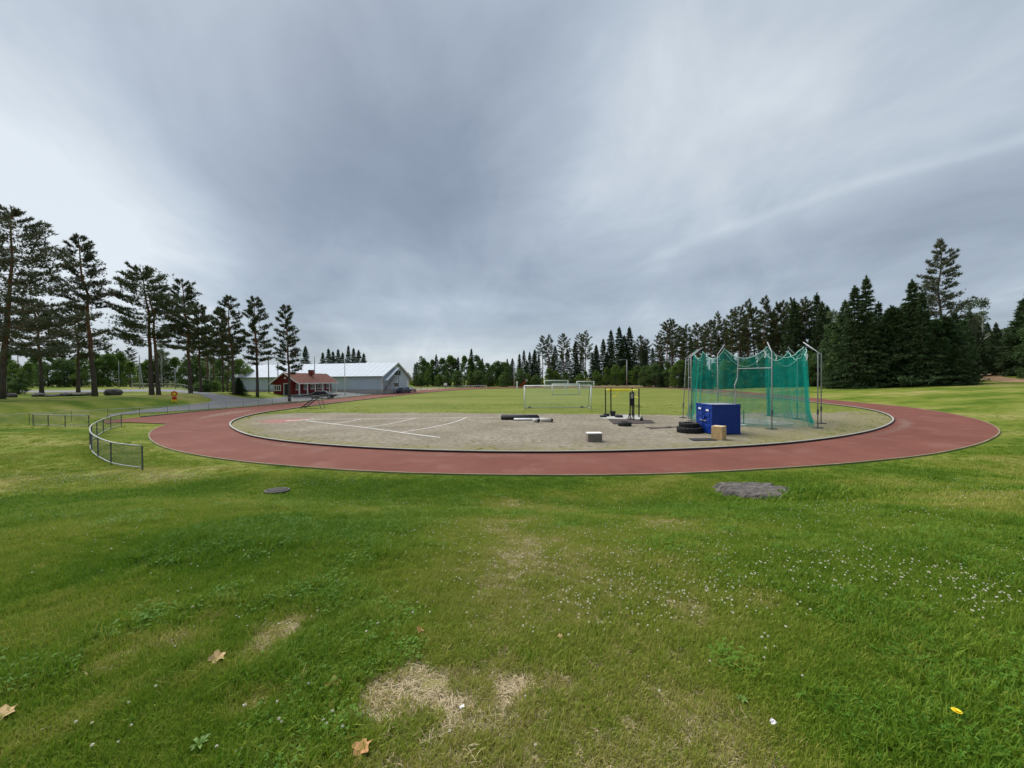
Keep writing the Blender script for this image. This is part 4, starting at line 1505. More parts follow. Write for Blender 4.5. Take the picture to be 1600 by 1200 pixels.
cf = crom([gp(px, py)[:2] for px, py in ((222.7, 735), (180, 728.5), (156.5, 718), (144.4, 708.5), (141.0, 700), (143.0, 690.5), (155, 680.5), (171.5, 671.5), (189.7, 665.5))], 90)
fence(cf, 0.93, 'curved steel pipe fence with wire mesh beside the track bend', step=2.35, r_=0.027, post='galv_dark')
LN = np.array([-LSD[1], LSD[0]])
lf = np.vstack([[[-47.5, 26.6], [-39.2, 29.9]], resamp(oc[4:-4] + LN * 0.75 * (1 if (LN[0] < 0) else -1), 2.0)])
fence(lf, 0.85, 'long low chain-link fence along the outer edge of the straight', step=2.5, r_=0.02, film_='fence_film_far', bottom=False, post='galv_dark')
fence([gp(52, 665)[:2], gp(96, 667)[:2], gp(139, 667)[:2]], 0.88, 'short wire fence with dark posts beside the curved pipe fence', step=2.0, r_=0.03, film_='fence_film_far', bottom=True, post='galv_dark')
GR = [on(px, 90)[:2] for px in (205, 240, 280, 330)]
g_ = fence(GR, 0.95, 'grey steel railing along the far side of the road', step=2.2, r_=0.05, film_='fence_film_far', bottom=True, name='railing')
fence([on(px, Y)[:2] for px, Y in ((648, 118), (680, 130), (728, 150))], 1.1, 'dark low fence running from the hall to the hurdles', step=4.0, r_=0.04, film_='fence_film', post='galv_dark', rail='galv_dark', bottom=False)


# ------------------------------------------------------------------ poles, lamps, signs
def pole(name, px, Y, top, r_, mt, label, arm=None, cat='pole', lamp=False, group=None, stay=None):
    b = on(px, Y)
    h = at(px, top, Y).z - b.z
    t = empty(name, b)
    MB().tube([(0, 0, -0.2), (0, 0, h * 0.5), (0, 0, h)], [r_, r_ * 0.85, r_ * 0.7], 9).build('shaft', M[mt], t, smooth=True)
    if arm:
        a = MB().tube([(0, 0, h - 0.15), (arm * 0.6, 0, h + 0.10), (arm, 0, h + 0.12)], r_ * 0.45, 6).build('arm', M[mt], t)
        if lamp:
            MB().box((arm * 1.1, 0, h + 0.1), (0.55, 0.22, 0.13)).build('lamp_head', M['white_metal'], t, bevel=0.03)
    if stay:
        MB().tube([(stay, 0, -0.2), (0.05, 0, h * 0.78)], r_ * 0.7, 7).build('stay', M[mt], t)
    tag(t, label, cat, group)
    return t


pole('utility_pole', 8, 46, 535, 0.13, 'galv', 'grey pole by the dark bushes at the road edge')
pole('utility_pole', 218.5, 85, 555, 0.14, 'galv', 'grey utility pole with a slanting stay beyond the twin-trunked pine', stay=0.75)
pole('street_lamp', 274, 80, 575, 0.09, 'galv', 'street lamp with a short arm behind the grey railing', arm=-0.6, cat='street lamp', lamp=True)
pole('utility_pole', 420, 76, 556, 0.12, 'galv_dark', 'dark wooden pole at the gable of the red cabin')
pole('utility_pole', 434.5, 92, 566, 0.12, 'galv_dark', 'dark pole between the red cabin and the grey hall')
pole('flag_pole', 492, 90, 557, 0.10, 'galv_dark', 'dark mast rising behind the ridge of the red cabin')
pole('flag_pole', 539, 84, 546, 0.09, 'white_metal', 'tall white flagpole before the long wall of the grey hall')
pole('utility_pole', 186, 92, 565, 0.07, 'galv', 'thin grey pole at the wood behind the leaning pine')
pole('lamp_post', 803.5, 150, 567, 0.2, 'galv', 'far pole with a mounted box behind the red slanted frame', arm=-0.9, cat='lamp post')
pole('lamp_post', 979.6, 146, 562, 0.2, 'galv', 'far lamp post with an arm behind the field', arm=-2.2, cat='lamp post', lamp=True)
pole('floodlight_pole', 1271, 98, 526, 0.22, 'galv', 'tall grey floodlight pole in front of the wood behind the cage', arm=-3.2, cat='lamp post', lamp=True)


def traffic_sign():
    b = hit(272.5, 629.0)
    Y = b.y
    k = Y / FPX
    t = empty('traffic_sign', b, R(28))
    MB().tube([(0, 0.05, -0.2), (0, 0.05, 18.5 * k)], 0.03, 7).build('sign_post', M['galv_dark'], t)
    c = 13.6 * k
    r_ = 0.31

    def disc(rr, y, nm, mt, par):
        mb = MB()
        n = 28
        vs_ = [(rr * math.cos(2 * math.pi * i / n), y + dy, c + rr * math.sin(2 * math.pi * i / n)) for dy in (0, 0.012) for i in range(n)]
        mb.add(vs_, [tuple(range(n)), tuple(reversed(range(n, 2 * n)))] + [(i, n + i, n + (i + 1) % n, (i + 1) % n) for i in range(n)])
        return mb.build(nm, M[mt], par)
    d = disc(r_ * 1.12, 0.0, 'sign_disc', 'sign_yellow', t)
    disc(r_, -0.014, 'red_ring', 'sign_red', d)
    disc(r_ * 0.62, -0.028, 'yellow_field', 'sign_yellow', d)
    MB().box((0, 0, 6.6 * k), (0.46, 0.015, 0.40)).build('red_plate', M['sign_red'], t)
    MB().box((0, -0.01, 3.0 * k), (0.62, 0.015, 0.26)).build('yellow_plate', M['sign_yellow'], t)
    tag(t, 'round yellow traffic sign with a red ring above a yellow plate', 'traffic sign')


traffic_sign()


def boulder(px, py, wpx, hpx, label, group=None, seed=0):
    b = hit(px, py)
    k = b.y / FPX
    bm = bmesh.new()
    bmesh.ops.create_icosphere(bm, subdivisions=3, radius=1.0)
    rg = np.random.default_rng(seed)
    off = rg.uniform(0, 50, 3)
    for v in bm.verts:
        p = np.array(v.co)
        nz = float(fbm(np.array([p[0] * 1.6 + off[0] + p[2]]), np.array([p[1] * 1.6 + off[1] - p[2]]), seed, 3)[0])
        v.co *= 0.72 + 0.55 * nz
        v.co.x *= wpx * k / 2
        v.co.y *= wpx * k / 2.4
        v.co.z *= hpx * k * 0.62
        v.co.z += hpx * k * 0.36
    me = bpy.data.meshes.new('boulder')
    bm.to_mesh(me)
    bm.free()
    me.materials.append(M['rock'])
    o = link(bpy.data.objects.new('boulder', me))
    o.location = b
    o.rotation_euler = (0, 0, rnd.uniform(-0.4, 0.4))
    tag(o, label, 'boulder', group)


boulder(177, 617.5, 22, 11, 'lone dark boulder on the grass between two pines', seed=3)
for i, (px, py, w, h_, lab) in enumerate([(62, 619.5, 20, 6, 'flat boulder at the end of the roadside row next to the bush'), (84, 619.5, 18, 4, 'lowest flat boulder of the roadside row'), (103, 619, 20, 6, 'flat boulder in the middle of the roadside row'),
                                          (122, 618.5, 22, 5, 'broad flat boulder of the roadside row near the leaning pine'), (138, 618, 16, 5, 'flat boulder touching the leaning pine'), (18, 621, 14, 7, 'small pale boulder under the dark bush')]):
    boulder(px, py, w, h_, lab, 'boulders along the road', 10 + i)


# ------------------------------------------------------------------ red cabin
def cabin():
    ox, oy = -41.5, 70.0
    b = Vector((ox, oy, min(h1(ox, oy), h1(ox + 3, oy + 12)) - 0.02))
    z0 = 0.74 - b.z                        # floor above the root
    t = empty('red_cabin', b)
    zf = z0
    Lh, eave, ridge = 15.0, 2.28, 4.13
    xl, xr, xp = -1.95, 1.5, 2.65         # left wall, long porch wall, post line
    el, er = -2.5, 2.8
    MB().box(((xl + xr) / 2, Lh / 2, (zf - 0.6) / 2 + 0.05), (xr - xl + 0.04, Lh + 0.04, zf + 0.7)).build('plinth', M['plinth'], t)
    # walls as boards: horizontal cladding boards, each a shallow board
    wl = MB().box(((xl + xr) / 2, Lh / 2, zf + eave / 2 + 0.12), (xr - xl, Lh, eave - 0.24)).build('wall', M['red_wall'], t)
    wd = 0.17
    mb1 = MB().box((0, 0, 0), (xr - xl + 0.03, 0.03, wd - 0.02)).build('board', M['red_wall'])
    bme = mb1.data
    bpy.data.objects.remove(mb1)
    mb2 = MB().box((0, 0, 0), (0.03, Lh, wd - 0.02)).build('board', M['red_wall'])
    bme2 = mb2.data
    bpy.data.objects.remove(mb2)
    k = 0
    while 0.32 + k * wd < eave - 0.02:
        o = link(bpy.data.objects.new('board', bme), wl)
        o.location = ((xl + xr) / 2, -0.02, zf + 0.32 + k * wd)
        o = link(bpy.data.objects.new('board', bme2), wl)
        o.location = (xr + 0.02, Lh / 2, zf + 0.32 + k * wd)
        k += 1
    # gable triangle
    ax = 0.15
    g = MB()
    for y in (0.0, Lh):
        g.add([(el + 0.3, y, zf + eave), (er - 0.15, y, zf + eave), (ax, y, zf + ridge - 0.12)], [(0, 1, 2)])
        g.add([(el + 0.3, y + 0.12, zf + eave), (er - 0.15, y + 0.12, zf + eave), (ax, y + 0.12, zf + ridge - 0.12)], [(2, 1, 0)])
    g.build('gable', M['red_wall'], t)
    # roof: two slabs
    rf = MB()
    for (xe, ze) in ((el, eave - 0.22), (er, eave - 0.10)):
        y0, y1 = -0.55, Lh + 0.55
        a, b2, c, d = (xe, y0, zf + ze), (ax, y0, zf + ridge), (ax, y1, zf + ridge), (xe, y1, zf + ze)
        lo = [(p[0], p[1], p[2] - 0.10) for p in (a, b2, c, d)]
        f_ = [(0, 1, 2, 3), (7, 6, 5, 4), (0, 4, 5, 1), (1, 5, 6, 2), (2, 6, 7, 3), (3, 7, 4, 0)]
        rf.add([a, b2, c, d] + lo, f_)
    roof = rf.build('roof', M['roof_red'], t)
    # tile courses on the visible slope: raised rows
    nrow = 9
    for i in range(nrow):
        u0, u1 = i / nrow, (i + 1) / nrow
        xa, za = er + (ax - er) * u0, eave - 0.10 + (ridge - eave + 0.10) * u0
        xb, zb = er + (ax - er) * u1, eave - 0.10 + (ridge - eave + 0.10) * u1
        y0, y1 = -0.53, Lh + 0.53
        MB().add([(xa, y0, zf + za + 0.045), (xa, y1, zf + za + 0.045), (xb, y1, zf + zb + 0.012), (xb, y0, zf + zb + 0.012), (xa, y0, zf + za + 0.004), (xa, y1, zf + za + 0.004)],
                 [(0, 1, 2, 3), (4, 5, 1, 0)]).build('tile_course', M['roof_red'], roof)
    ch = MB().box((0.75, 8.0, zf + ridge + 0.12), (0.75, 0.9, 0.95)).build('chimney', M['brick_red'], roof)
    MB().box((0.75, 8.0, zf + ridge + 0.63), (0.85, 1.0, 0.08)).build('chimney_cap', M['galv_dark'], roof)
    # barge boards and fascia
    for (xe, ze) in ((el, eave - 0.22), (er, eave - 0.10)):
        MB().bar((xe, -0.58, zf + ze - 0.03), (ax, -0.58, zf + ridge - 0.03), 0.05, 0.2).build('barge_board', M['trim'], t)
        MB().bar((xe, Lh + 0.58, zf + ze - 0.03), (ax, Lh + 0.58, zf + ridge - 0.03), 0.05, 0.2).build('barge_board', M['trim'], t)
    MB().bar((er + 0.02, -0.55, zf + eave - 0.18), (er + 0.02, Lh + 0.55, zf + eave - 0.18), 0.04, 0.17).build('fascia', M['trim'], t)
    MB().box(((xr + er) / 2 - .1, Lh / 2, zf + 0.02), (er - xr - .1, Lh, 0.2)).build('porch_floor', M['concrete'], t)
    for y in (0.12, 2.9, 5.8, 8.8, 11.7, 14.8):
        MB().box((xp, y, zf + 1.08), (0.17, 0.17, 2.16)).build('porch_post', M['trim'], t)

    def window(c, w, h, axis, cols, rows=2):
        fr = MB()
        d = 0.10
        W, Hh = w / 2, h / 2

        def bx(cx, cz, sw, sh, dd=d):
            if axis == 'x':
                fr.box((c[0] + cx, c[1] - 0.05, c[2] + cz), (sw, dd, sh))
            else:
                fr.box((c[0] + 0.05, c[1] + cx, c[2] + cz), (dd, sw, sh))
        bx(0, Hh, w + 0.22, 0.11)
        bx(0, -Hh, w + 0.22, 0.11)
        bx(-W, 0, 0.11, h - 0.112)
        bx(W, 0, 0.11, h - 0.112)
        for i in range(1, cols):
            bx(-W + w * i / cols, 0, 0.09, h - 0.112, 0.09)
        f_ = fr.build('window', M['trim'], t)
        for i in range(cols):
            g_ = MB()
            cx = -W + w * (i + 0.5) / cols
            if axis == 'x':
                g_.box((c[0] + cx, c[1] - 0.035, c[2]), (w / cols - 0.1, 0.012, h - 0.112))
            else:
                g_.box((c[0] + 0.045, c[1] + cx, c[2]), (0.012, w / cols - 0.1, h - 0.112))
            g_.build('pane', M['pane'], f_)
    window((-1.25, 0.0, zf + 1.35), 1.15, 0.95, 'x', 3)
    for y in (1.6, 4.3, 6.8, 9.4, 11.0, 13.2):
        window((xr, y, zf + 1.42), 1.15, 0.95, 'y', 2)
    dr = MB().box((0.45, -0.045, zf + 1.02), (0.85, 0.09, 1.96)).build('door', M['dark_door'], t)
    fr = MB()
    fr.box((-0.03, -0.06, zf + 1.06), (0.11, 0.14, 2.08)).box((0.93, -0.06, zf + 1.06), (0.11, 0.14, 2.08)).box((0.45, -0.06, zf + 2.13), (1.1, 0.14, 0.12))
    fr.build('door_frame', M['trim'], dr)
    MB().box((0.75, -0.11, zf + 1.0), (0.05, 0.06, 0.16)).build('handle', M['galv'], dr)
    MB().box((0.45, -0.6, zf - 0.12), (1.6, 1.0, 0.3)).build('step', M['concrete'], t)
    mb = MB()
    n = 20
    mb.add([(0.15 + 0.2 * math.cos(2 * math.pi * i / n), -0.03 + dy, zf + 3.15 + 0.2 * math.sin(2 * math.pi * i / n)) for dy in (-0.03, 0.02) for i in range(n)],
           [tuple(range(n)), tuple(reversed(range(n, 2 * n)))] + [(i, n + i, n + (i + 1) % n, (i + 1) % n) for i in range(n)])
    mb.build('round_vent', M['trim'], t)
    tag(t, 'red wooden cabin with a tiled roof, white trim and a posted porch', 'cabin')


cabin()


# ------------------------------------------------------------------ grey hall
def hall():
    A, Bc = Vector((-72.2, 100.0)), Vector((-31.1, 92.0))
    ax = (Bc - A)
    Lh = ax.length
    th = math.atan2(ax.y, ax.x)
    b = Vector((A.x, A.y, 0.45))
    t = empty('grey_hall', b, th)
    W, eave, ridge = 14.0, 4.15, 7.4
    MB().box((Lh / 2, W / 2, 0.1), (Lh + 0.05, W + 0.05, 1.2)).build('plinth', M['plinth'], t)
    z0 = 0.65
    wall = MB().add([(0, 0, z0), (Lh, 0, z0), (Lh, W, z0), (0, W, z0), (0, 0, eave), (Lh, 0, eave), (Lh, W, eave - .6), (0, W, eave - .6), (0, W / 2, ridge - 0.1), (Lh, W / 2, ridge - 0.1)],
                    [(0, 1, 5, 4), (2, 3, 7, 6), (1, 2, 6, 9, 5), (3, 0, 4, 8, 7), (3, 2, 1, 0)]).build('wall', M['hall'], t)
    # sheet panels with shadow joints on the long wall and the gable
    np_ = 34
    pw = Lh / np_
    for i in range(np_):
        MB().box(((i + 0.5) * pw, -0.02, (z0 + eave) / 2 - 0.12), (pw - 0.03, 0.04, eave - z0 - 0.35)).build('wall_panel', M['hall'], wall)
    rs = MB()
    for ye, ze in ((-0.7, eave - 0.28), (W + 1.5, eave - 1.15)):
        a, b2, c, d = (-0.6, ye, ze), (-0.6, W / 2, ridge), (Lh + 0.6, W / 2, ridge), (Lh + 0.6, ye, ze)
        lo = [(p[0], p[1], p[2] - 0.16) for p in (a, b2, c, d)]
        rs.add([a, b2, c, d] + lo, [(0, 3, 2, 1), (4, 5, 6, 7), (0, 1, 5, 4), (1, 2, 6, 5), (2, 3, 7, 6), (3, 0, 4, 7)])
    roof = rs.build('roof', M['hall_roof'], t)
    for i in range(1, 28):                                   # standing seams
        x = -0.6 + (Lh + 1.2) * i / 28
        MB().bar((x, -0.68, eave - 0.27), (x, W / 2, ridge + 0.012), 0.03, 0.03).build('seam', M['hall_roof'], roof)
    for ye, ze in ((-0.7, eave - 0.28), (W + 1.5, eave - 1.15)):
        MB().bar((Lh + 0.63, ye, ze - 0.08), (Lh + 0.63, W / 2, ridge - 0.06), 0.06, 0.28).build('barge_board', M['trim'], t)
    MB().bar((-0.6, -0.74, eave - 0.36), (Lh + 0.6, -0.74, eave - 0.36), 0.06, 0.16).build('gutter', M['galv_dark'], t)
    MB().box((0.06, -0.03, 2.4), (0.2, 0.12, 3.6)).build('corner_trim', M['trim'], t)
    MB().box((Lh - 0.02, -0.03, 2.2), (0.2, 0.12, 3.4)).build('corner_trim', M['trim'], t)
    for x in (9.0, 22.5):
        MB().tube([(x, -0.12, 0.5), (x, -0.12, eave - 0.4)], 0.06, 7).build('downpipe', M['trim'], t)
    # gable: window, stairs with a sloping cover, door
    wf = MB().box((Lh + 0.04, W / 2 + 0.6, 4.75), (0.08, 3.2, 1.15)).build('window', M['galv_dark'], t)
    for i in range(3):
        MB().box((Lh + 0.09, W / 2 + 0.6 + (i - 1) * 1.05, 4.75), (0.03, 0.95, 0.98)).build('pane', M['pane'], wf)
    st = MB()
    for i in range(14):
        st.box((Lh + 0.75, 0.9 + i * 0.36, 0.75 + i * 0.25), (1.1, 0.34, 0.05))
    sto = st.build('stairs', M['galv'], t)
    for x in (Lh + 0.2, Lh + 1.3):
        MB().bar((x, 0.6, 0.5), (x, 5.9, 4.1), 0.06, 0.22).build('stringer', M['galv'], sto)
        MB().bar((x, 0.6, 1.5), (x, 5.9, 5.1), 0.05, 0.06).build('handrail', M['galv'], sto)
        for i in range(6):
            y = 0.8 + i * 1.0
            MB().bar((x, y, 0.6 + (y - .6) * 0.68), (x, y, 1.6 + (y - .6) * 0.68), 0.04).build('baluster', M['galv'], sto)
    MB().add([(Lh + 0.1, -0.3, 2.9), (Lh + 1.6, -0.3, 2.9), (Lh + 1.6, 5.6, 6.0), (Lh + 0.1, 5.6, 6.0), (Lh + 0.1, -0.3, 2.8), (Lh + 1.6, -0.3, 2.8), (Lh + 1.6, 5.6, 5.9), (Lh + 0.1, 5.6, 5.9)],
             [(0, 1, 2, 3), (7, 6, 5, 4), (0, 4, 5, 1), (1, 5, 6, 2), (2, 6, 7, 3), (3, 7, 4, 0)]).build('stair_cover', M['hall_roof'], t)
    for y, z in ((0.0, 2.9), (5.3, 5.7)):
        MB().bar((Lh + 1.5, y, 0.4), (Lh + 1.5, y, z), 0.1).build('cover_post', M['galv'], t)
    dw = MB().box((Lh + 0.05, 6.9, 1.7), (0.08, 2.6, 1.1)).build('window', M['trim'], t)
    for i in range(3):
        MB().box((Lh + 0.10, 6.9 + (i - 1) * 0.85, 1.7), (0.03, 0.7, 0.9)).build('pane', M['pane'], dw)
    MB().box((Lh + 0.06, 13.1, 1.6), (0.1, 1.1, 2.2)).build('door', M['trim'], t)
    tag(t, 'long pale blue-grey sheet-metal hall with a covered outside stair on its gable', 'hall')
    bx = Matrix.Rotation(th, 3, 'Z') @ Vector((Lh + 1.3, 7.6, 0)) + b
    o = MB().box((0, 0, 0.55), (1.2, 2.6, 0.9)).box((0, 0, 0.04), (0.9, 2.2, 0.12)).box((0.03, 0, 1.02), (1.3, 2.7, 0.06)).build('storage_box', M['white_metal'], bevel=0.02)
    o.location = (bx.x, bx.y, h1(bx.x, bx.y))
    o.rotation_euler = (0, 0, th)
    tag(o, 'white storage box beside the stair of the grey hall', 'box')


hall()


# ------------------------------------------------------------------ cars
def car(px, Y, rz, paint, label, L_=4.3):
    b = on(px, Y, 0.03)
    t = empty('parked_car', b, rz)
    prof = [(-2.1, 0.35), (-2.12, 0.75), (-1.95, 0.92), (-1.55, 0.98), (-1.05, 1.38), (0.35, 1.42), (1.0, 0.98), (1.75, 0.86), (2.08, 0.68), (2.1, 0.35)]

    def ext(pr, w, wt, nm, m_, par):
        mb = MB()
        n = len(pr)
        vs_ = []
        for s in (-1, 1):
            for x, z in pr:
                ww = w if z < 1.0 else wt
                vs_.append((x * L_ / 4.2, s * ww, z))
        mb.add(vs_, [tuple(range(n)), tuple(reversed(range(n, 2 * n)))] + [(i, (i + 1) % n, n + (i + 1) % n, n + i) for i in range(n)][::1])
        o = mb.build(nm, M[m_], par, bevel=0.04)
        bm = bmesh.new()
        bm.from_mesh(o.data)
        bmesh.ops.recalc_face_normals(bm, faces=bm.faces)
        bm.to_mesh(o.data)
        bm.free()
        return o
    ext(prof, 0.86, 0.68, 'body', paint, t)
    for s in (-1, 1):
        MB().add([(-1.30, s * 0.80, 1.0), (0.75, s * 0.80, 1.0), (0.28, s * 0.695, 1.36), (-0.98, s * 0.695, 1.36)], [(0, 1, 2, 3) if s < 0 else (3, 2, 1, 0)]).build('side_window', M['pane'], t)
        for x in (-1.3, 1.35):
            w = MB()
            n = 18
            w.add([(x + 0.33 * math.cos(2 * math.pi * i / n), s * 0.80 + dy, 0.33 + 0.33 * math.sin(2 * math.pi * i / n)) for dy in (-0.1, 0.1) for i in range(n)],
                  [tuple(range(n)), tuple(reversed(range(n, 2 * n)))] + [(i, n + i, n + (i + 1) % n, (i + 1) % n) for i in range(n)])
            wo = w.build('wheel', M['rubber'], t)
            MB().box((x, s * 0.905, 0.33), (0.34, 0.02, 0.34)).build('rim', M['galv'], wo, bevel=0.0)
        MB().box((2.10, s * 0.6, 0.7), (0.04, 0.3, 0.13)).build('headlight', M['white_metal'], t)
        MB().box((-2.12, s * 0.66, 0.8), (0.04, 0.22, 0.16)).build('tail_light', M['sign_red'], t)
    MB().add([(0.42, -0.64, 1.41), (0.42, 0.64, 1.41), (1.02, 0.78, 1.01), (1.02, -0.78, 1.01)], [(3, 2, 1, 0)]).build('windscreen', M['pane'], t)
    MB().add([(-1.12, -0.64, 1.38), (-1.12, 0.64, 1.38), (-1.60, 0.78, 1.0), (-1.60, -0.78, 1.0)], [(0, 1, 2, 3)]).build('rear_window', M['pane'], t)
    tag(t, label, 'car', 'parked cars')


car(504.5, 71.5, R(6), 'car_dark', 'black car parked against the porch of the red cabin')
car(631, 98, R(70), 'car_blue', 'dark blue-grey car parked at the gable of the grey hall')
car(640, 104, R(75), 'car_silver', 'silver car parked beyond the grey hall next to the blue-grey car')


# ------------------------------------------------------------------ judges' steps at the straight
def judge_steps():
    b = gp(470, 638.5)
    t = empty('judges_steps', b, R(-4))
    k = b.y / FPX
    Lx, Hh = 27 * k, 18.5 * k
    for y in (0.0, 0.9):
        MB().bar((-0.7 * k * 10 * 0.1, y, 0.0), (Lx - 0.2, y, Hh), 0.05, 0.09).build('stringer', M['black_metal'], t)
        MB().bar((Lx + 0.45, y, 0), (Lx - 0.05, y, Hh), 0.05).build('leg', M['galv_dark'], t)
    n = 6
    for i in range(1, n + 1):
        u = i / n
        MB().box(((Lx - 0.2) * u - 0.05, 0.45, Hh * u + 0.02), (0.26, 0.98, 0.05)).build('tread', M['black_metal'], t)
    MB().bar((Lx + 0.2, 0, Hh * 0.45), (Lx + 0.2, 0.9, Hh * 0.45), 0.04).build('brace', M['galv_dark'], t)
    tag(t, 'dark open-tread judges steps on the field edge by the straight', 'steps')


judge_steps()


# ------------------------------------------------------------------ goals
def goal(px0, px1, Y, h, label, depth=1.3, net=True, mid=False, r_=0.06, feet=False):
    a, b = on(px0, Y), on(px1, Y)
    a.z = b.z = max(0, a.z)
    t = empty('football_goal', a)
    w = b.x - a.x
    for x, nm in ((0, 'post'), (w, 'post')):
        MB().tube([(x, 0, 0), (x, 0, h)], r_, 10).build(nm, M['white_metal'], t, smooth=True)
    MB().tube([(-r_, 0, h), (w + r_, 0, h)], r_, 10).build('crossbar', M['white_metal'], t, smooth=True)
    for x in (0, w):
        MB().tube([(x, 0.05, 0.05), (x, depth, 0.05)], r_ * 0.6, 6).build('ground_bar', M['galv'], t)
        MB().tube([(x, 0.05, h - 0.02), (x, depth * 0.35, h - 0.1), (x, depth, 0.05)], r_ * 0.5, 6).build('stay', M['galv'], t)
    MB().tube([(0, depth, 0.05), (w, depth, 0.05)], r_ * 0.6, 6).build('back_bar', M['galv'], t)
    if mid:
        MB().tube([(w / 2, depth, 0.05), (w / 2, 0.05, h)], r_ * 0.7, 8).build('stay', M['white_metal'], t)
    if net:
        nt_ = MB()
        n = 14
        for i in range(n):
            x0, x1 = w * i / n, w * (i + 1) / n
            pr = [(0.05, h - 0.05), (depth * 0.35, h - 0.14), (depth * 0.8, h * 0.35), (depth, 0.06)]
            vs_ = [(x0, y, z) for y, z in pr] + [(x1, y, z) for y, z in pr]
            nt_.add(vs_, [(k, k + 1, 5 + k, 4 + k) for k in range(3)])
        for x in (0.0, w):
            nt_.add([(x, 0.05, h - 0.05), (x, depth * 0.35, h - 0.14), (x, depth * 0.8, h * 0.35), (x, depth, 0.06), (x, 0.05, 0.06)], [(0, 1, 2, 3, 4)])
        nt_.build('net', M['goal_net'], t, smooth=True)
    if feet:
        for x in (w * 0.085, w * 0.91):
            MB().box((x, depth + 0.1, 0.09), (0.35, 0.22, 0.18)).build('weight', M['black_metal'], t, bevel=0.03)
    tag(t, label, 'goal', 'football goals on the field')


goal(819.5, 923.5, 42.2, 2.62, 'large near goal with a pale green net facing the gravel', 1.9, True, feet=True, r_=0.065)
goal(863, 905.5, 80, 2.2, 'small white goal with a middle stay standing between the large goals', 1.0, False, True, 0.10)
goal(851, 887.5, 128, 2.75, 'wide far goal at the end of the field', 1.6, True, r_=0.13)
goal(901.5, 928, 128, 2.35, 'narrow far goal standing next to the wide far goal', 1.4, True, r_=0.13)

# ------------------------------------------------------------------ small things at the far end
def post_thing(name, px, Y, h, label, cat, cap='white_metal', body='white_metal', r_=0.22):
    b = on(px, Y)
    t = empty(name, b)
    MB().lathe([(r_ * 0.8, -0.1), (r_, h * 0.2), (r_, h * 0.7)], 14).build('body', M[body], t, smooth=False)
    MB().lathe([(r_ * 1.3, h * 0.7), (r_ * 1.35, h * 0.92), (r_ * 0.6, h)], 14).build('lid', M[cap], t)
    tag(t, label, cat)


post_thing('marker_post', 808, 132, 2.5, 'white marker post beside the red slanted frame', 'post', r_=0.22)
post_thing('waste_bin', 1029, 140, 1.5, 'white-capped grey bin at the far right bend', 'bin', body='galv', r_=0.3)


def red_frame():
    b = on(811, 142)
    k = 142 / FPX
    t = empty('slanted_frame', b)
    MB().bar((0, 0, 0.2), (11 * k, 0, 12.5 * k), 0.22).build('slanted_beam', M['sign_red'], t)
    MB().bar((8 * k, 0, 0), (8 * k, 0, 9 * k), 0.18).build('upright', M['sign_red'], t)
    MB().box((11.5 * k, 0, 12.0 * k), (1.0, 0.1, 0.9)).build('panel', M['galv'], t)
    MB().box((4 * k, 0, 0.1), (9 * k, 0.6, 0.2)).build('foot', M['galv_dark'], t)
    tag(t, 'red slanted steel frame with an upright at the far bend', 'frame')


red_frame()


def hurdle(x, y, z, rz, label):
    t = empty('hurdle', (x, y, z), rz)
    for s in (-0.55, 0.55):
        MB().bar((s, 0, 0.04), (s, 0.75, 0.04), 0.05).build('foot', M['white_metal'], t)
        MB().bar((s, 0, 0.04), (s, 0, 1.02), 0.05).build('upright', M['white_metal'], t)
    MB().box((0, 0, 1.0), (1.25, 0.03, 0.16)).build('bar', M['white_metal'], t)
    tag(t, label, 'hurdle', 'hurdles at the far bend')


for i in range(11):
    p = on(724 + i * 3.4, 148)
    hurdle(p.x, p.y, p.z, rnd.uniform(-0.25, 0.25), 'white hurdle in the row at the far bend')
o_ = on(696, 140)
sg = empty('notice_board', o_)
MB().bar((0, 0, -0.1), (0, 0, 1.4), 0.12).build('post', M['galv'], sg)
MB().box((0, -0.05, 1.7), (1.2, 0.06, 0.9)).build('panel', M['white_metal'], sg)
tag(sg, 'blank white board on a post beside the dark low fence', 'board')


M['slab'] = mat('worn_slab', (0.26, 0.23, 0.20), 0.9, 0, 0.25, 1.5, dirt=(0.30, 0.17, 0.14), dirt_amt=0.7)


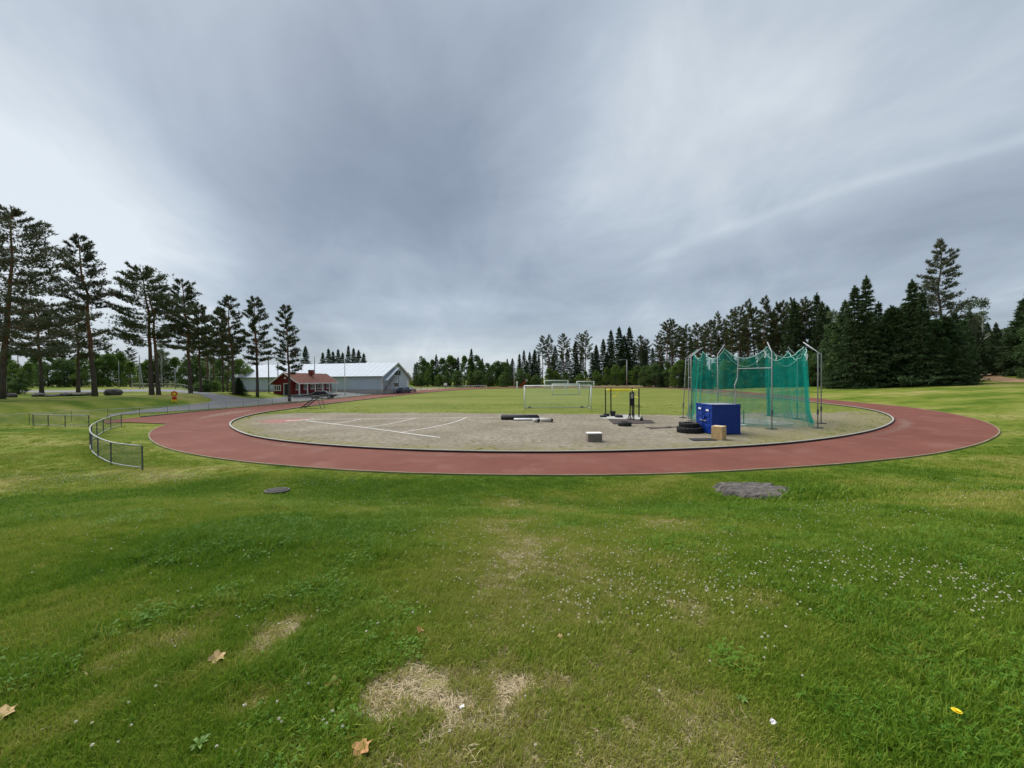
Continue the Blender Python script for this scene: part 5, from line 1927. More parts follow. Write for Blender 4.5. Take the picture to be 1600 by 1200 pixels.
# ------------------------------------------------------------------ throwing cage
def cage():
    ctr = Vector((18.4, 29.6))
    px_base = [(1067, 653), (1080, 658), (1121.5, None, 27.0), (1206, 670.5), (1277.7, 669), (1283, 662), (1245.6, 654.8), (1201, 649.5)]
    base = []
    for q in px_base:
        p = gp(q[0], q[1]) if q[1] else at(q[0], 600, q[2])
        base.append(Vector((p.x, p.y, 0)))
    root = Vector((ctr.x, ctr.y, 0))
    t = empty('throwing_cage', root)
    hp, hr, hi = 5.0, 0.72, 0.9
    tips = []
    for i, b in enumerate(base):
        inw = Vector((ctr.x - b.x, ctr.y - b.y, 0)).normalized()
        lb = b - root
        tip = lb + inw * hi + Vector((0, 0, hp + hr))
        tips.append(tip)
        lean = Vector((0.28, 0.0, 0)) if i == 0 else Vector((0, 0, 0))
        p = MB().tube([lb, lb + lean + Vector((0, 0, hp)), tip + lean], 0.036, 8).build('post', M['galv'], t, smooth=True)
        MB().tube([lb + Vector((0, 0, 0.9)), lb + lean * .25 + Vector((0, 0, 1.25))], 0.062, 8).build('sleeve', M['galv_dark'], p)
        MB().box(lb + Vector((0, 0, 0.03)), (0.5, 0.35, 0.06)).build('foot_plate', M['galv_dark'], p)
    # a second light pole next to the first two, and a bent pole with a cross bar
    e = at(1075.5, 600, 31.5) - Vector((0, 0, at(1075.5, 600, 31.5).z))
    MB().tube([e - root, e - root + Vector((0.05, 0, 5.0)), e - root + Vector((0.8, -0.2, 5.7))], 0.04, 8).build('post', M['galv'], t)
    q0, q1 = Vector((15.35, 26.6, 0)) - root, Vector((15.75, 26.7, 5.1)) - root
    MB().tube([q0, q0.lerp(q1, 0.45), q0.lerp(q1, 0.55) + Vector((-0.12, 0, 0)), q0.lerp(q1, 0.65) + Vector((0.05, 0, 0)), q1], 0.04, 8).build('bent_pole', M['galv'], t)
    b6 = base[3] - root
    MB().tube([q0.lerp(q1, 0.78), Vector((b6.x, b6.y, 3.98))], 0.03, 8).build('crossbar', M['galv'], t)
    b1 = base[1] - root
    MB().tube([e - root + Vector((0, 0, 3.4)), Vector((b1.x, b1.y, 3.4))], 0.025, 6).build('crossbar', M['galv'], t)
    # net panels: hung from the arm tips with a sagging top rope, loose folds, skirt on the ground
    rg = np.random.default_rng(5)
    nj = len(tips)
    for i in range(nj - 1):
        a, b = tips[i] - Vector((0, 0, 0.30)), tips[i + 1] - Vector((0, 0, 0.30))
        span = (b - a).length
        sag = 0.28 * min(span, 3.4)
        nu, nv = 18, 12
        grid = []
        top = []
        for u in range(nu + 1):
            s = u / nu
            tp = a.lerp(b, s)
            tz = tp.z - sag * 4 * s * (1 - s)
            out = Vector((tp.x, tp.y, 0)).normalized()
            for v in range(nv + 1):
                w = v / nv
                z = tz * (1 - w) + 0.03 * w
                fold = 0.09 * math.sin(s * 13 + i * 2.1 + w * 1.5) * (0.3 + w) + 0.05 * math.sin(s * 31 + i)
                flare = 0.25 * w + 0.35 * max(0, w - 0.85) / 0.15 * 0.6
                p = Vector((tp.x, tp.y, 0)) + out * (fold + flare)
                grid.append((p.x, p.y, z))
            top.append(Vector((tp.x, tp.y, tz)) + out * (0.05 * math.sin(s * 31 + i) + 0.09 * math.sin(s * 13 + i * 2.1) * 0.3))
        fs = [(u * (nv + 1) + v, (u + 1) * (nv + 1) + v, (u + 1) * (nv + 1) + v + 1, u * (nv + 1) + v + 1) for u in range(nu) for v in range(nv)]
        pn = MB().add(grid, fs).build('net_panel', M['net'], t, smooth=True)
        MB().tube(top, 0.028, 5, cap=False).build('top_rope', M['rope'], pn)
        low = [p - Vector((0, 0, 0.22 + 0.5 * sag * math.sin(math.pi * k / nu))) for k, p in enumerate(top)]
        if i in (2, 3, 4):
            MB().tube(low, 0.022, 5, cap=False).build('slack_rope', M['rope'], pn)
    # gathered hanging edges
    for tp, dx in ((tips[0], -0.1), (tips[-1], 0.1)):
        m_ = MB()
        pts = [(tp.x, tp.y, tp.z - 0.1), (tp.x + dx, tp.y, 3.2), (tp.x + dx * 2, tp.y, 1.4), (tp.x + dx * 4, tp.y, 0.15)]
        m_.tube(pts, [0.05, 0.16, 0.14, 0.30], 8)
        m_.build('gathered_net', M['net'], t, smooth=True)
    for k, (s, i) in enumerate(((0.75, 2), (0.92, 2), (0.2, 3), (0.85, 4), (0.93, 4))):
        a, b = tips[i], tips[i + 1]
        p = a.lerp(b, s) - Vector((0, 0, 0.35 + 0.8 * s * (1 - s) * 4 * 0.8))
        MB().tube([p, p + Vector((0.08, -0.1, -0.25)), p + Vector((-0.02, -0.12, -0.5))], 0.035, 5).build('tie', M['white_stone'], t)
    tag(t, 'throwing cage of bent steel posts hung with torn green netting', 'cage')
    # the throwing circle
    c = MB().lathe([(2.2, 0.0), (2.2, 0.022), (1.09, 0.022), (1.08, 0.008), (0.0, 0.008)][:-1], 40).build('throwing_circle', M['slab'])
    c.location = (ctr.x + 0.2, ctr.y - 0.6, 0.004)
    MB().lathe([(1.11, 0.02), (1.11, 0.032), (1.06, 0.032), (1.06, 0.012)], 40, close=True).build('ring', M['white_metal'], c)
    tag(c, 'round concrete throwing slab inside the green cage', 'throwing circle')
    rs_ = empty('barrier_base', gp(1162, 664.5))
    MB().tube([(0, 0, 0), (0, 0, 1.05)], 0.03, 7).build('rod', M['galv_dark'], rs_)
    MB().lathe([(0.22, 0.0), (0.22, 0.04), (0.05, 0.08)], 14).build('base', M['white_stone'], rs_)
    tag(rs_, 'thin dark rod on a pale base beside the blue container', 'rod')


cage()


# ------------------------------------------------------------------ blue container
def container():
    c = gp(1112.6, 679.5)
    ang = R(4)
    t = empty('storage_container', c, ang)
    Wd, Dp, Hh = 1.76, 1.72, 1.78
    f = 0.09
    fr = MB()
    for x in (f / 2, Wd - f / 2):
        for y in (f / 2, Dp - f / 2):
            fr.box((x, y, Hh / 2), (f, f, Hh))
    for z in (0.10, Hh - f / 2):
        for y in (f / 2, Dp - f / 2):
            fr.box((Wd / 2, y, z), (Wd - 2 * f - .004, f * 0.95, f * 1.1))
        for x in (f / 2, Wd - f / 2):
            fr.box((x, Dp / 2, z), (f * 0.95, Dp - 2 * f - .004, f * 1.1))
    fr.build('frame', M['blue'], t, bevel=0.006)
    MB().box((Wd / 2, Dp / 2, Hh - 0.03), (Wd - 0.10, Dp - 0.10, 0.05)).build('roof', M['galv'], t)
    MB().box((Wd / 2, Dp / 2, 0.12), (Wd - 0.12, Dp - 0.12, 0.05)).build('floor', M['galv_dark'], t)

    def corr(a, b, n, name):
        """trapezoid corrugated panel from a to b"""
        a, b = Vector(a), Vector(b)
        d = b - a
        nrm = Vector((d.y, -d.x, 0)).normalized()
        prof = []
        for i in range(n):
            for s, o in ((0.0, 0), (0.35, 0), (0.5, -0.014), (0.85, -0.014)):
                prof.append(a + d * ((i + s) / n) + nrm * o)
        prof.append(b)
        vs_ = [(p.x, p.y, 0.15) for p in prof] + [(p.x, p.y, Hh - 0.09) for p in prof]
        m_ = len(prof)
        return MB().add(vs_, [(i, i + 1, m_ + i + 1, m_ + i) for i in range(m_ - 1)]).build(name, M['blue'], t)
    corr((f, 0.018, 0), (Wd - f, 0.018, 0), 9, 'side_panel')
    corr((Wd - 0.018, f, 0), (Wd - 0.018, Dp - f, 0), 8, 'side_panel')
    corr((Wd - f, Dp - 0.018, 0), (f, Dp - 0.018, 0), 9, 'side_panel')
    # doors in the short side facing the gravel
    hw = (Dp - 2 * f) / 2
    for k in range(2):
        y0 = f + k * hw
        d_ = MB().box((0.035, y0 + hw / 2, Hh / 2 + 0.03), (0.04, hw - 0.012, Hh - 0.30)).build('door', M['blue'], t)
        for z in (0.33, 0.66, 1.0, 1.33):
            MB().box((0.004, y0 + hw / 2, z + 0.12), (0.03, hw * 0.62, 0.20)).build('door_rib', M['blue'], d_, bevel=0.012)
        yb = y0 + hw * (0.14 if k else 0.86)
        MB().tube([(-0.03, yb, 0.16), (-0.03, yb, Hh - 0.1)], 0.016, 7).build('lock_rod', M['blue'], d_)
        MB().box((-0.045, yb + (0.09 if k else -0.09), 0.78), (0.03, 0.26, 0.05)).build('handle', M['galv'], d_)
        MB().box((-0.013, y0 + hw * (0.55 if k else 0.5), Hh - 0.30 - 0.06 * (1 - k)), (0.006, hw * 0.36, 0.10)).build('label_plate', M['white_metal'], d_)
        for z in (0.35, 0.9, 1.45):
            MB().box((0.0, f + (Dp - 2 * f) * k, z), (0.05, 0.05, 0.11)).build('hinge', M['blue'], d_)
    MB().box((-0.04, Dp / 2 - 0.1, 1.0), (0.09, 0.15, 0.17)).build('lock_box', M['blue'], t, bevel=0.01)
    for x in (f * 0.5, Wd - f * 0.5):
        for y in (f * 0.5, Dp - f * 0.5):
            for z in (0.055, Hh - 0.04):
                MB().box((x, y, z), (f + 0.02, f + 0.02, 0.11)).build('corner_casting', M['blue'], t, bevel=0.008)
    tag(t, 'small deep-blue steel storage container with double doors', 'container')


container()


# ------------------------------------------------------------------ tyres
def tyre(loc, ro, ri, w, label, lugs=True, tilt=0.0, group=None):
    t = empty('tyre', loc)
    t.rotation_euler = (tilt, 0, rnd.uniform(0, 6))
    pr = [(ri, 0.05 * w), (ri + 0.25 * (ro - ri), 0.0), (ro - 0.12 * (ro - ri), 0.06 * w), (ro, 0.22 * w), (ro, 0.78 * w), (ro - 0.12 * (ro - ri), 0.94 * w), (ri + 0.25 * (ro - ri), w), (ri, 0.95 * w), (ri + 0.06, 0.8 * w), (ri + 0.06, 0.2 * w)]
    MB().lathe(pr, 40, close=True).build('carcass', M['rubber'], t, smooth=True)
    if lugs:
        n = 20
        lm = MB()
        for up in (0, 1):
            for i in range(n):
                a0 = 2 * math.pi * (i + 0.5 * up) / n
                pts = []
                for s in range(4):
                    u = s / 3
                    z = w * (0.5 + (0.46 if up else -0.46) * (1 - u))
                    a = a0 + u * 0.24
                    pts.append((a, z))
                for s in range(3):
                    a1, z1 = pts[s]
                    a2, z2 = pts[s + 1]
                    p1 = Vector((math.cos(a1) * (ro + 0.012), math.sin(a1) * (ro + 0.012), z1))
                    p2 = Vector((math.cos(a2) * (ro + 0.012), math.sin(a2) * (ro + 0.012), z2))
                    lm.bar(p1, p2, 0.055, 0.06)
        tag(lm.build('tread_lugs', M['rubber'], t), kind='stuff')
    tag(t, label, 'tyre', group)


tb = gp(1082.5, 677.0)
tb = Vector((tb.x, tb.y + 0.45, 0.0))
tyre(tb, 0.69, 0.36, 0.34, 'large tractor tyre lying flat, lower of the two by the blue container')
tyre(tb + Vector((0.02, 0.1, 0.345)), 0.55, 0.30, 0.25, 'smaller tractor tyre lying on top of the larger one')
p_ = gp(978.2, 666.2)
tyre(Vector((p_.x, p_.y + 0.35, 0.012)), 0.48, 0.26, 0.27, 'single black tyre lying flat in front of the training rack', lugs=False)

# ------------------------------------------------------------------ boxes, mats, planks
def ply_box():
    b = gp(1128.4, 688.2)
    t = empty('plyo_box', b, R(42))
    w, d, h = 0.60, 0.56, 0.73
    th = 0.024
    pn = []
    for nm, c, s, mt_ in (('side_panel', (w / 2, th / 2, h / 2), (w, th, h - 2 * th - .004), 'ply'), ('side_panel', (th / 2, d / 2, h / 2), (th, d - 2 * th - .004, h - 2 * th - .004), 'ply'),
                          ('side_panel', (w / 2, d - th / 2, h / 2), (w, th, h - 2 * th - .004), 'ply'), ('side_panel', (w - th / 2, d / 2, h / 2), (th, d - 2 * th - .004, h - 2 * th - .004), 'ply'),
                          ('top_panel', (w / 2, d / 2, h - th / 2), (w + .004, d + .004, th), 'ply_top'), ('bottom_panel', (w / 2, d / 2, th / 2), (w + .004, d + .004, th), 'ply')):
        MB().box(c, s).build(nm, M[mt_], t, bevel=0.003)
    for x in (w * 0.38, w * 0.62):
        MB().tube([(x, -0.004, h * 0.62), (x, 0.004, h * 0.62)], 0.028, 12).build('finger_hole', M['black_metal'], t)
    tag(t, 'light plywood jump box with a pale top before the blue container', 'box')


ply_box()


def slab_block():
    b = gp(930, 690.6)
    t = empty('concrete_block', b, R(1.5))
    MB().box((0, 0.25, 0.21), (0.76, 0.5, 0.42)).build('body', M['block_side'], t, bevel=0.012)
    MB().box((0, 0.25, 0.447), (0.80, 0.54, 0.05)).build('cap', M['white_stone'], t, bevel=0.008)
    tag(t, 'stained grey block with a white cap standing alone on the gravel', 'block')


slab_block()


def flat_px(name, pts, th, mt_, label, cat, group=None, z0=0.006):
    P = [gp(*p) for p in pts]
    c = sum((Vector(p) for p in P), Vector()) / len(P)
    n = len(P)
    vs_ = [(p.x - c.x, p.y - c.y, 0) for p in P] + [(p.x - c.x, p.y - c.y, th) for p in P]
    mb = MB().add(vs_, [tuple(reversed(range(n))), tuple(range(n, 2 * n))] + [(i, (i + 1) % n, n + (i + 1) % n, n + i) for i in range(n)])
    o = mb.build(name, M[mt_])
    bm = bmesh.new()
    bm.from_mesh(o.data)
    bmesh.ops.recalc_face_normals(bm, faces=bm.faces)
    bm.to_mesh(o.data)
    bm.free()
    o.location = (c.x, c.y, z0)
    tag(o, label, cat, group)
    return o


flat_px('rubber_mat', [(1075.5, 685.5), (1083, 689.2), (1121, 688.6), (1116, 685.2)], 0.025, 'rubber', 'black rubber mat on the gravel beside the plywood box', 'mat')
flat_px('rubber_mat', [(950, 655.4), (958.6, 662.8), (985, 662.4), (979, 655.6)], 0.025, 'mat', 'brown rubber mat under the uprights, the half nearer the bucket', 'mat', z0=0.012)
flat_px('rubber_mat', [(979.6, 655.6), (985.8, 662.4), (1024, 661.6), (1017.5, 656.8)], 0.025, 'mat', 'brown rubber mat reaching out past the squat rack', 'mat', z0=0.012)
flat_px('concrete_slab', [(936, 652.0), (950, 648.6), (1001, 649.5), (1003, 655.8), (944, 654.6)], 0.03, 'concrete', 'pale concrete slab beneath the yellow-barred training frame', 'slab', z0=0.004)
for a, b, lab in (((1009, 668.6), (1066, 667.6), 'straight weathered plank lying on the gravel toward the tyres'), ((1008, 669.2), (1046, 667.8), 'short weathered plank crossing the straight one on the gravel')):
    A_, B_ = gp(*a), gp(*b)
    if lab.startswith('short'):
        A_, B_ = gp(1015, 670.6), gp(1048, 668.4)
    o = MB().bar(Vector((0, 0, 0.03 if not lab.startswith('short') else 0.045)), Vector((B_.x - A_.x, B_.y - A_.y, 0.03 if not lab.startswith('short') else 0.08)), 0.11, 0.05).build('plank', M['wood_grey'])
    o.location = A_ + Vector((0, 0, 0.004))
    tag(o, lab, 'plank', 'planks on the gravel')


# pipes lying at the edge of the gravel
def pipe(a, b, r_, mt_, label, z=0.0, cap=None):
    A_, B_ = gp(*a), gp(*b)
    t = empty('pipe', A_ + Vector((0, 0, z)))
    d = B_ - A_
    MB().tube([(0, 0, r_), tuple(d + Vector((0, 0, r_)))], r_, 14).build('tube', M[mt_], t, smooth=True)
    for p in (Vector((0, 0, r_)), d + Vector((0, 0, r_))):
        MB().tube([p - d.normalized() * 0.01, p + d.normalized() * 0.012], r_ * 0.86, 14).build('open_end', M['black_metal'], t)
    tag(t, label, 'pipe', 'pipes on the gravel edge')


pipe((783.5, 655.8), (842, 656.5), 0.19, 'rubber', 'long thick black pipe lying along the grass edge')
pipe((784, 653.4), (840, 653.8), 0.16, 'rubber', 'black pipe lying behind the long thick one')
pipe((803, 657.2), (852, 657.0), 0.10, 'white_metal', 'long white pipe lying against the black ones')
pipe((845.5, 658.2), (862.5, 659.8), 0.15, 'concrete', 'short pale pipe lying apart at the end of the bundle')
pipe((834.5, 659.0), (841.5, 660.2), 0.15, 'concrete', 'shortest pale pipe stub beside the bundle')


# ------------------------------------------------------------------ training frame, rack and kit
def rig():
    A_, B_ = gp(954.6, 649.8), gp(998.4, 652.2)
    t = empty('training_frame', A_)
    w = B_.x - A_.x
    dy = B_.y - A_.y
    D_ = 1.5
    h = 2.48
    P = [(0, 0), (w, dy), (-0.02 - 0.1, D_), (w - 0.1, D_ + dy)]
    for x, y in P:
        p = MB().box((x, y, h / 2), (0.09, 0.09, h)).build('post', M['black_metal'], t)
        MB().box((x, y, 0.015), (0.22, 0.22, 0.03)).build('foot_plate', M['black_metal'], p)
    z = h - 0.13
    MB().tube([(0, 0, z), (w, dy, z)], 0.035, 9).build('pull_up_bar', M['yellow'], t)
    MB().box(((0 + w - .1) / 2, D_ + dy / 2, z - 0.05), (w, 0.06, 0.24)).build('back_beam', M['yellow'], t)
    for x in (0, w):
        yy = 0 if x == 0 else dy
        MB().tube([(x, yy, z), (x - 0.11, yy + D_, z)], 0.03, 8).build('side_bar', M['yellow'], t)
    for k, r_ in ((0, 0.42), (1, 0.6)):
        MB().tube([(0.06 + r_ * math.sin(a), 0.02 + 0.1 * k, z - 0.72 + 0.06 * k + r_ * (1 - math.cos(a)) * 1.0) for a in np.linspace(0.25, 1.45, 8)], 0.026, 7).build('curved_handle', M['yellow'], t)
    MB().tube([(w - 0.25, dy + D_ * .4, z - 0.6), (w - 0.02, dy, z - 0.65)], 0.03, 7).build('grip', M['yellow'], t)
    MB().tube([(w - 0.55, dy - 0.02, 1.05), (w + 0.08, dy - 0.02, 1.05)], 0.025, 7).build('dip_bar', M['black_metal'], t)
    tag(t, 'tall training frame of black posts joined by yellow bars', 'training frame')
    # squat rack
    q = gp(984.6, 656.4)
    r2 = empty('squat_rack', q)
    for x in (0, 0.30):
        MB().box((x, 0, 1.13), (0.08, 0.08, 2.26)).build('upright', M['black_metal'], r2)
        MB().bar((x, 0.0, 0.04), (x, 0.9, 0.04), 0.07).build('foot', M['black_metal'], r2)
        MB().bar((x, 0.55, 0.05), (x, 0.03, 0.7), 0.05).build('brace', M['black_metal'], r2)
    MB().box((0.15, 0.0, 2.18), (0.22, 0.06, 0.08)).build('cross_member', M['black_metal'], r2)
    MB().box((0.15, 0.03, 1.45), (0.20, 0.20, 0.62)).build('pad', M['rubber'], r2, bevel=0.05)
    MB().box((0.15, 0.0, 1.95), (0.16, 0.05, 0.36)).build('band', M['galv'], r2, bevel=0.01)
    MB().tube([(0.0, -0.06, 1.06), (0.95, -0.04, 1.06)], 0.022, 7).build('bar', M['black_metal'], r2)
    MB().box((0.15, 0.0, 0.42), (0.2, 0.05, 0.07)).build('cross_member', M['black_metal'], r2)
    tag(r2, 'black squat rack with a hanging pad standing on the brown mat', 'rack')
    # kit at the foot of the frame
    b = gp(957, 650.4)
    bk = empty('bucket', (b.x, b.y - 0.1, 0.0))
    MB().lathe([(0.19, 0.01), (0.27, 0.44), (0.25, 0.44), (0.17, 0.05)], 20).build('tub', M['rubber'], bk, smooth=False)
    MB().tube([(0.27 * math.cos(a), 0.05, 0.42 + 0.10 * math.sin(a)) for a in np.linspace(0, math.pi, 8)], 0.012, 5).build('handle', M['galv_dark'], bk)
    tag(bk, 'black bucket at the foot of the training frame', 'bucket')
    for (px, py, r_, w_, lab) in ((942.5, 652.2, 0.30, 0.16, 'flat black weight disc lying farthest from the bucket'), (947.6, 650.6, 0.27, 0.24, 'thick black weight disc leaning by the bucket'), (967, 652.6, 0.33, 0.20, 'black rubber disc lying between the bucket and the rack')):
        g = gp(px, py)
        d_ = empty('weight_disc', (g.x, g.y, 0.02))
        d_.rotation_euler = (0.0 if 'flat' in lab else 0.10, 0, 0)
        MB().lathe([(0.05, 0.02), (r_ * 0.6, 0.03), (r_ * 0.66, 0.0), (r_, 0.02), (r_, w_ - 0.02), (r_ * 0.66, w_), (r_ * 0.6, w_ - 0.03), (0.05, w_ - 0.02)], 26).build('disc', M['rubber'], d_)
        MB().tube([(0, 0, 0.0), (0, 0, w_ + 0.004)], 0.055, 12).build('hub', M['galv_dark'], d_)
        tag(d_, lab, 'weight')
    g = gp(1002.3, 657.8)
    kb = empty('kettlebell', (g.x, g.y, 0.03))
    MB().lathe([(0.05, 0.0), (0.12, 0.04), (0.13, 0.12), (0.10, 0.20), (0.04, 0.24)], 16).build('ball', M['black_metal'], kb, smooth=True)
    MB().tube([(0.09 * math.cos(a), 0, 0.21 + 0.12 * math.sin(a)) for a in np.linspace(0, math.pi, 9)], 0.018, 6).build('handle', M['black_metal'], kb)
    tag(kb, 'black kettlebell standing on the mat past the squat rack', 'kettlebell')


rig()


# ------------------------------------------------------------------ manhole, bedrock, leaves and litter in the near grass
def manhole():
    p = hit(433, 769)
    t = empty('drain_cover', p + Vector((0, 0, 0.07)))
    e = 0.4
    n = Vector((h1(p.x - e, p.y) - h1(p.x + e, p.y), h1(p.x, p.y - e) - h1(p.x, p.y + e), 2 * e)).normalized()
    t.rotation_euler = n.to_track_quat('Z', 'Y').to_euler()
    MB().lathe([(0.34, -0.1), (0.34, 0.0), (0.31, 0.012), (0.285, 0.012), (0.285, -0.02)], 32, close=False).build('frame', M['iron'], t)
    MB().lathe([(0.275, -0.04), (0.275, 0.004)], 32).build('grate', M['black_metal'], t)
    for k in range(-4, 5):
        y = k * 0.058
        w = math.sqrt(max(0.01, 0.262 ** 2 - y * y))
        MB().box((0, y, 0.012), (2 * w, 0.032, 0.018)).build('bar', M['iron'], t)
    tag(t, 'round cast-iron drain cover sunk in the lawn', 'drain cover')


manhole()


def bedrock():
    a, b = hit(1108, 773), hit(1252, 773)
    mid = hit(1184, 772)
    Lx = (b - a).length * 1.18
    Dy = 2.2
    nx, ny = 90, 40
    X, Y = np.meshgrid(np.linspace(-1, 1, nx), np.linspace(-1, 1, ny), indexing='ij')
    ang = np.arctan2(Y, X)
    rr = np.maximum(np.abs(X) ** 2.6 + np.abs(Y) ** 2.6, 1e-6) ** (1 / 2.6)
    edge = 0.84 + 0.75 * (fbm(np.cos(ang) * 2.2 + 4, np.sin(ang) * 2.2 + 4, 61, 4) - 0.5)
    wx, wy = X * Lx / 2, Y * Dy / 2
    body = sst(1.05, 0.72, rr / edge)
    hgt = 0.30 * body ** 0.6 * (0.75 + 0.25 * sst(0.9, -0.9, X)) + 0.10 * (fbm(wx * 2.2, wy * 3.2, 63, 4) - 0.5) * body
    # strata: small steps running along the stone
    st = wy * 5.0 + wx * 0.9 + 1.2 * (fbm(wx * 1.5, wy * 1.5, 65, 3) - 0.5)
    hgt += 0.035 * (st - np.floor(st)) * body
    crack = np.abs(wx - (Lx * 0.30 + wy * 0.8 + 0.15 * np.sin(wy * 6)))
    hgt -= 0.10 * np.exp(-(crack / 0.05) ** 2) * body
    V = np.c_[(mid.x + wx).ravel(), (mid.y + 0.1 + wy).ravel(), np.zeros(nx * ny)]
    V[:, 2] = H(V[:, 0], V[:, 1]) - 0.20 + 0.62 * hgt.ravel() + 0.19 * body.ravel()
    i, j = np.meshgrid(np.arange(nx - 1), np.arange(ny - 1), indexing='ij')
    F_ = np.stack([i * ny + j, (i + 1) * ny + j, (i + 1) * ny + j + 1, i * ny + j + 1], -1).reshape(-1, 4)
    V[:, :2] -= [mid.x, mid.y]
    V[:, 2] -= mid.z
    o = np_mesh('bedrock_outcrop', V, F_, M['rock_flat'], smooth=True)
    o.location = mid
    tag(o, 'low flat grey bedrock outcrop showing through the lawn', 'rock')
    return mid, Lx


ROCK_C, ROCK_L = bedrock()
HUMP = hit(1320, 778)


def dead_leaf(px, py, wpx, mt_, label, rz, curl=0.3, seed=1, lift=0.035):
    p = hit(px, py)
    dist = (p - Vector((0, 0, CAM_H))).length
    w = wpx * dist / FPX
    rg = np.random.default_rng(seed)
    t = empty('fallen_leaf', p + Vector((0, 0, lift)))
    t.rotation_euler = (rg.uniform(-0.15, 0.35), rg.uniform(-0.2, 0.2), rz)
    # five-lobed blade: radial outline, two rings, curled edges
    n = 40
    a = np.linspace(0, 2 * np.pi, n, endpoint=False)
    lob = 0.62 + 0.38 * np.abs(np.cos(2.5 * (a - np.pi / 2))) ** 1.6
    lob *= 0.9 + 0.2 * rg.uniform(0, 1, n)
    vs_, fs = [(0, 0, 0)], []
    for k, q in enumerate((0.35, 0.7, 1.0)):
        for i in range(n):
            r_ = lob[i] * q if q > 0.4 else 0.62 * q
            x, y = r_ * math.cos(a[i]), r_ * math.sin(a[i])
            z = curl * (q ** 2) * (0.5 + 0.5 * math.sin(2 * a[i] + seed)) + 0.10 * math.cos(5 * a[i]) * q * q + 0.25 * curl * x * y
            vs_.append((x * w / 2, y * w / 2, z * w / 2))
    for i in range(n):
        j = (i + 1) % n
        fs.append((0, 1 + i, 1 + j))
        for k in range(2):
            fs.append((1 + k * n + i, 1 + (k + 1) * n + i, 1 + (k + 1) * n + j, 1 + k * n + j))
    b = MB().add(vs_, fs).build('blade', M[mt_], t, smooth=True)
    MB().tube([(0, -0.3 * w, 0.0), (0, -0.55 * w, 0.02 * w), (0.05 * w, -0.8 * w, -0.04 * w)], 0.006 * w + 0.0012, 5).build('stalk', M[mt_], t)
    tag(t, label, 'leaf', 'fallen leaves on the lawn')


for k, (px, py, w, mt_, lab, rz) in enumerate([
        (566, 1180, 34, 'dead_leaf', 'broad orange-brown fallen leaf lying just below the bare straw patch', 0.2), (519, 1080, 30, 'dead_leaf', 'curled brown fallen leaf beside the bare straw patch', -0.9),
        (340, 1036, 24, 'dead_leaf2', 'small tan fallen leaf lying alone on short grass', 0.8), (657, 993, 17, 'dead_leaf', 'small crumpled brown leaf above the bare straw patch', 1.4),
        (875, 1002, 11, 'dead_leaf2', 'tiny tan leaf in the dense clover', 0.3), (6, 1126, 26, 'dead_leaf2', 'tan fallen leaf far from the others in the dry grass', -0.3),
        (1150, 1048, 10, 'dead_leaf', 'tiny brown leaf in tall green grass away from the straw patch', 0.6), (519, 1110, 11, 'dead_leaf', 'tiny orange leaf scrap under the curled leaf', 0.1)]):
    dead_leaf(px, py, w * 0.66, mt_, lab, rz, 0.55 if k in (1, 3) else 0.3, seed=k + 2)


def scrap(px, py, w, label):
    p = hit(px, py)
    d = (p - Vector((0, 0, CAM_H))).length * w / FPX
    rg = np.random.default_rng(int(px))
    g = [(i / 4 - 0.5, j / 4 - 0.5) for i in range(5) for j in range(5)]
    vs_ = [((x + rg.normal(0, 0.04)) * d, (y + rg.normal(0, 0.04)) * d * 0.7, 0.05 + rg.uniform(0, 0.35) * d) for x, y in g]
    o = MB().add(vs_, [(i * 5 + j, (i + 1) * 5 + j, (i + 1) * 5 + j + 1, i * 5 + j + 1) for i in range(4) for j in range(4)]).build('paper_scrap', M['paper'])
    o.location = p
    o.rotation_euler = (0, 0, 0.6)
    tag(o, label, 'litter')


scrap(1208, 1145, 7, 'small crumpled white paper scrap in the green grass')
scrap(722, 1120, 6, 'thin white scrap lying on the bare straw patch')


def dandelion(px, py):
    p = hit(px, py)
    t = empty('dandelion', p)
    h = 0.085
    MB().tube([(0, 0, 0), (0.004, 0.003, h * 0.6), (0.002, 0, h)], 0.0022, 5).build('stem', M['stem'], t)
    mb = MB()
    rg = np.random.default_rng(4)
    for ring, (n, r_, tl) in enumerate(((18, 0.019, 0.15), (14, 0.014, 0.5), (9, 0.009, 1.0))):
        for i in range(n):
            a = 2 * math.pi * i / n + ring
            d = Vector((math.cos(a), math.sin(a), tl)).normalized()
            s = Vector((-math.sin(a), math.cos(a), 0)) * 0.0028
            b = Vector((0.002, 0, h))
            mb.add([b - s * .5, b + s * .5, b + d * r_ + s, b + d * r_ - s], [(0, 1, 2, 3)])
    mb.build('flower_head', M['dandelion'], t)
    tag(t, 'single yellow dandelion in the lawn', 'flower')


M['stem'] = mat('flower_stem', (0.09, 0.16, 0.04), 0.7)
M['clover_white'] = mat('clover_petals', (0.86, 0.82, 0.70), 0.7, 0, 0.08, 200)
dandelion(1494, 1138)


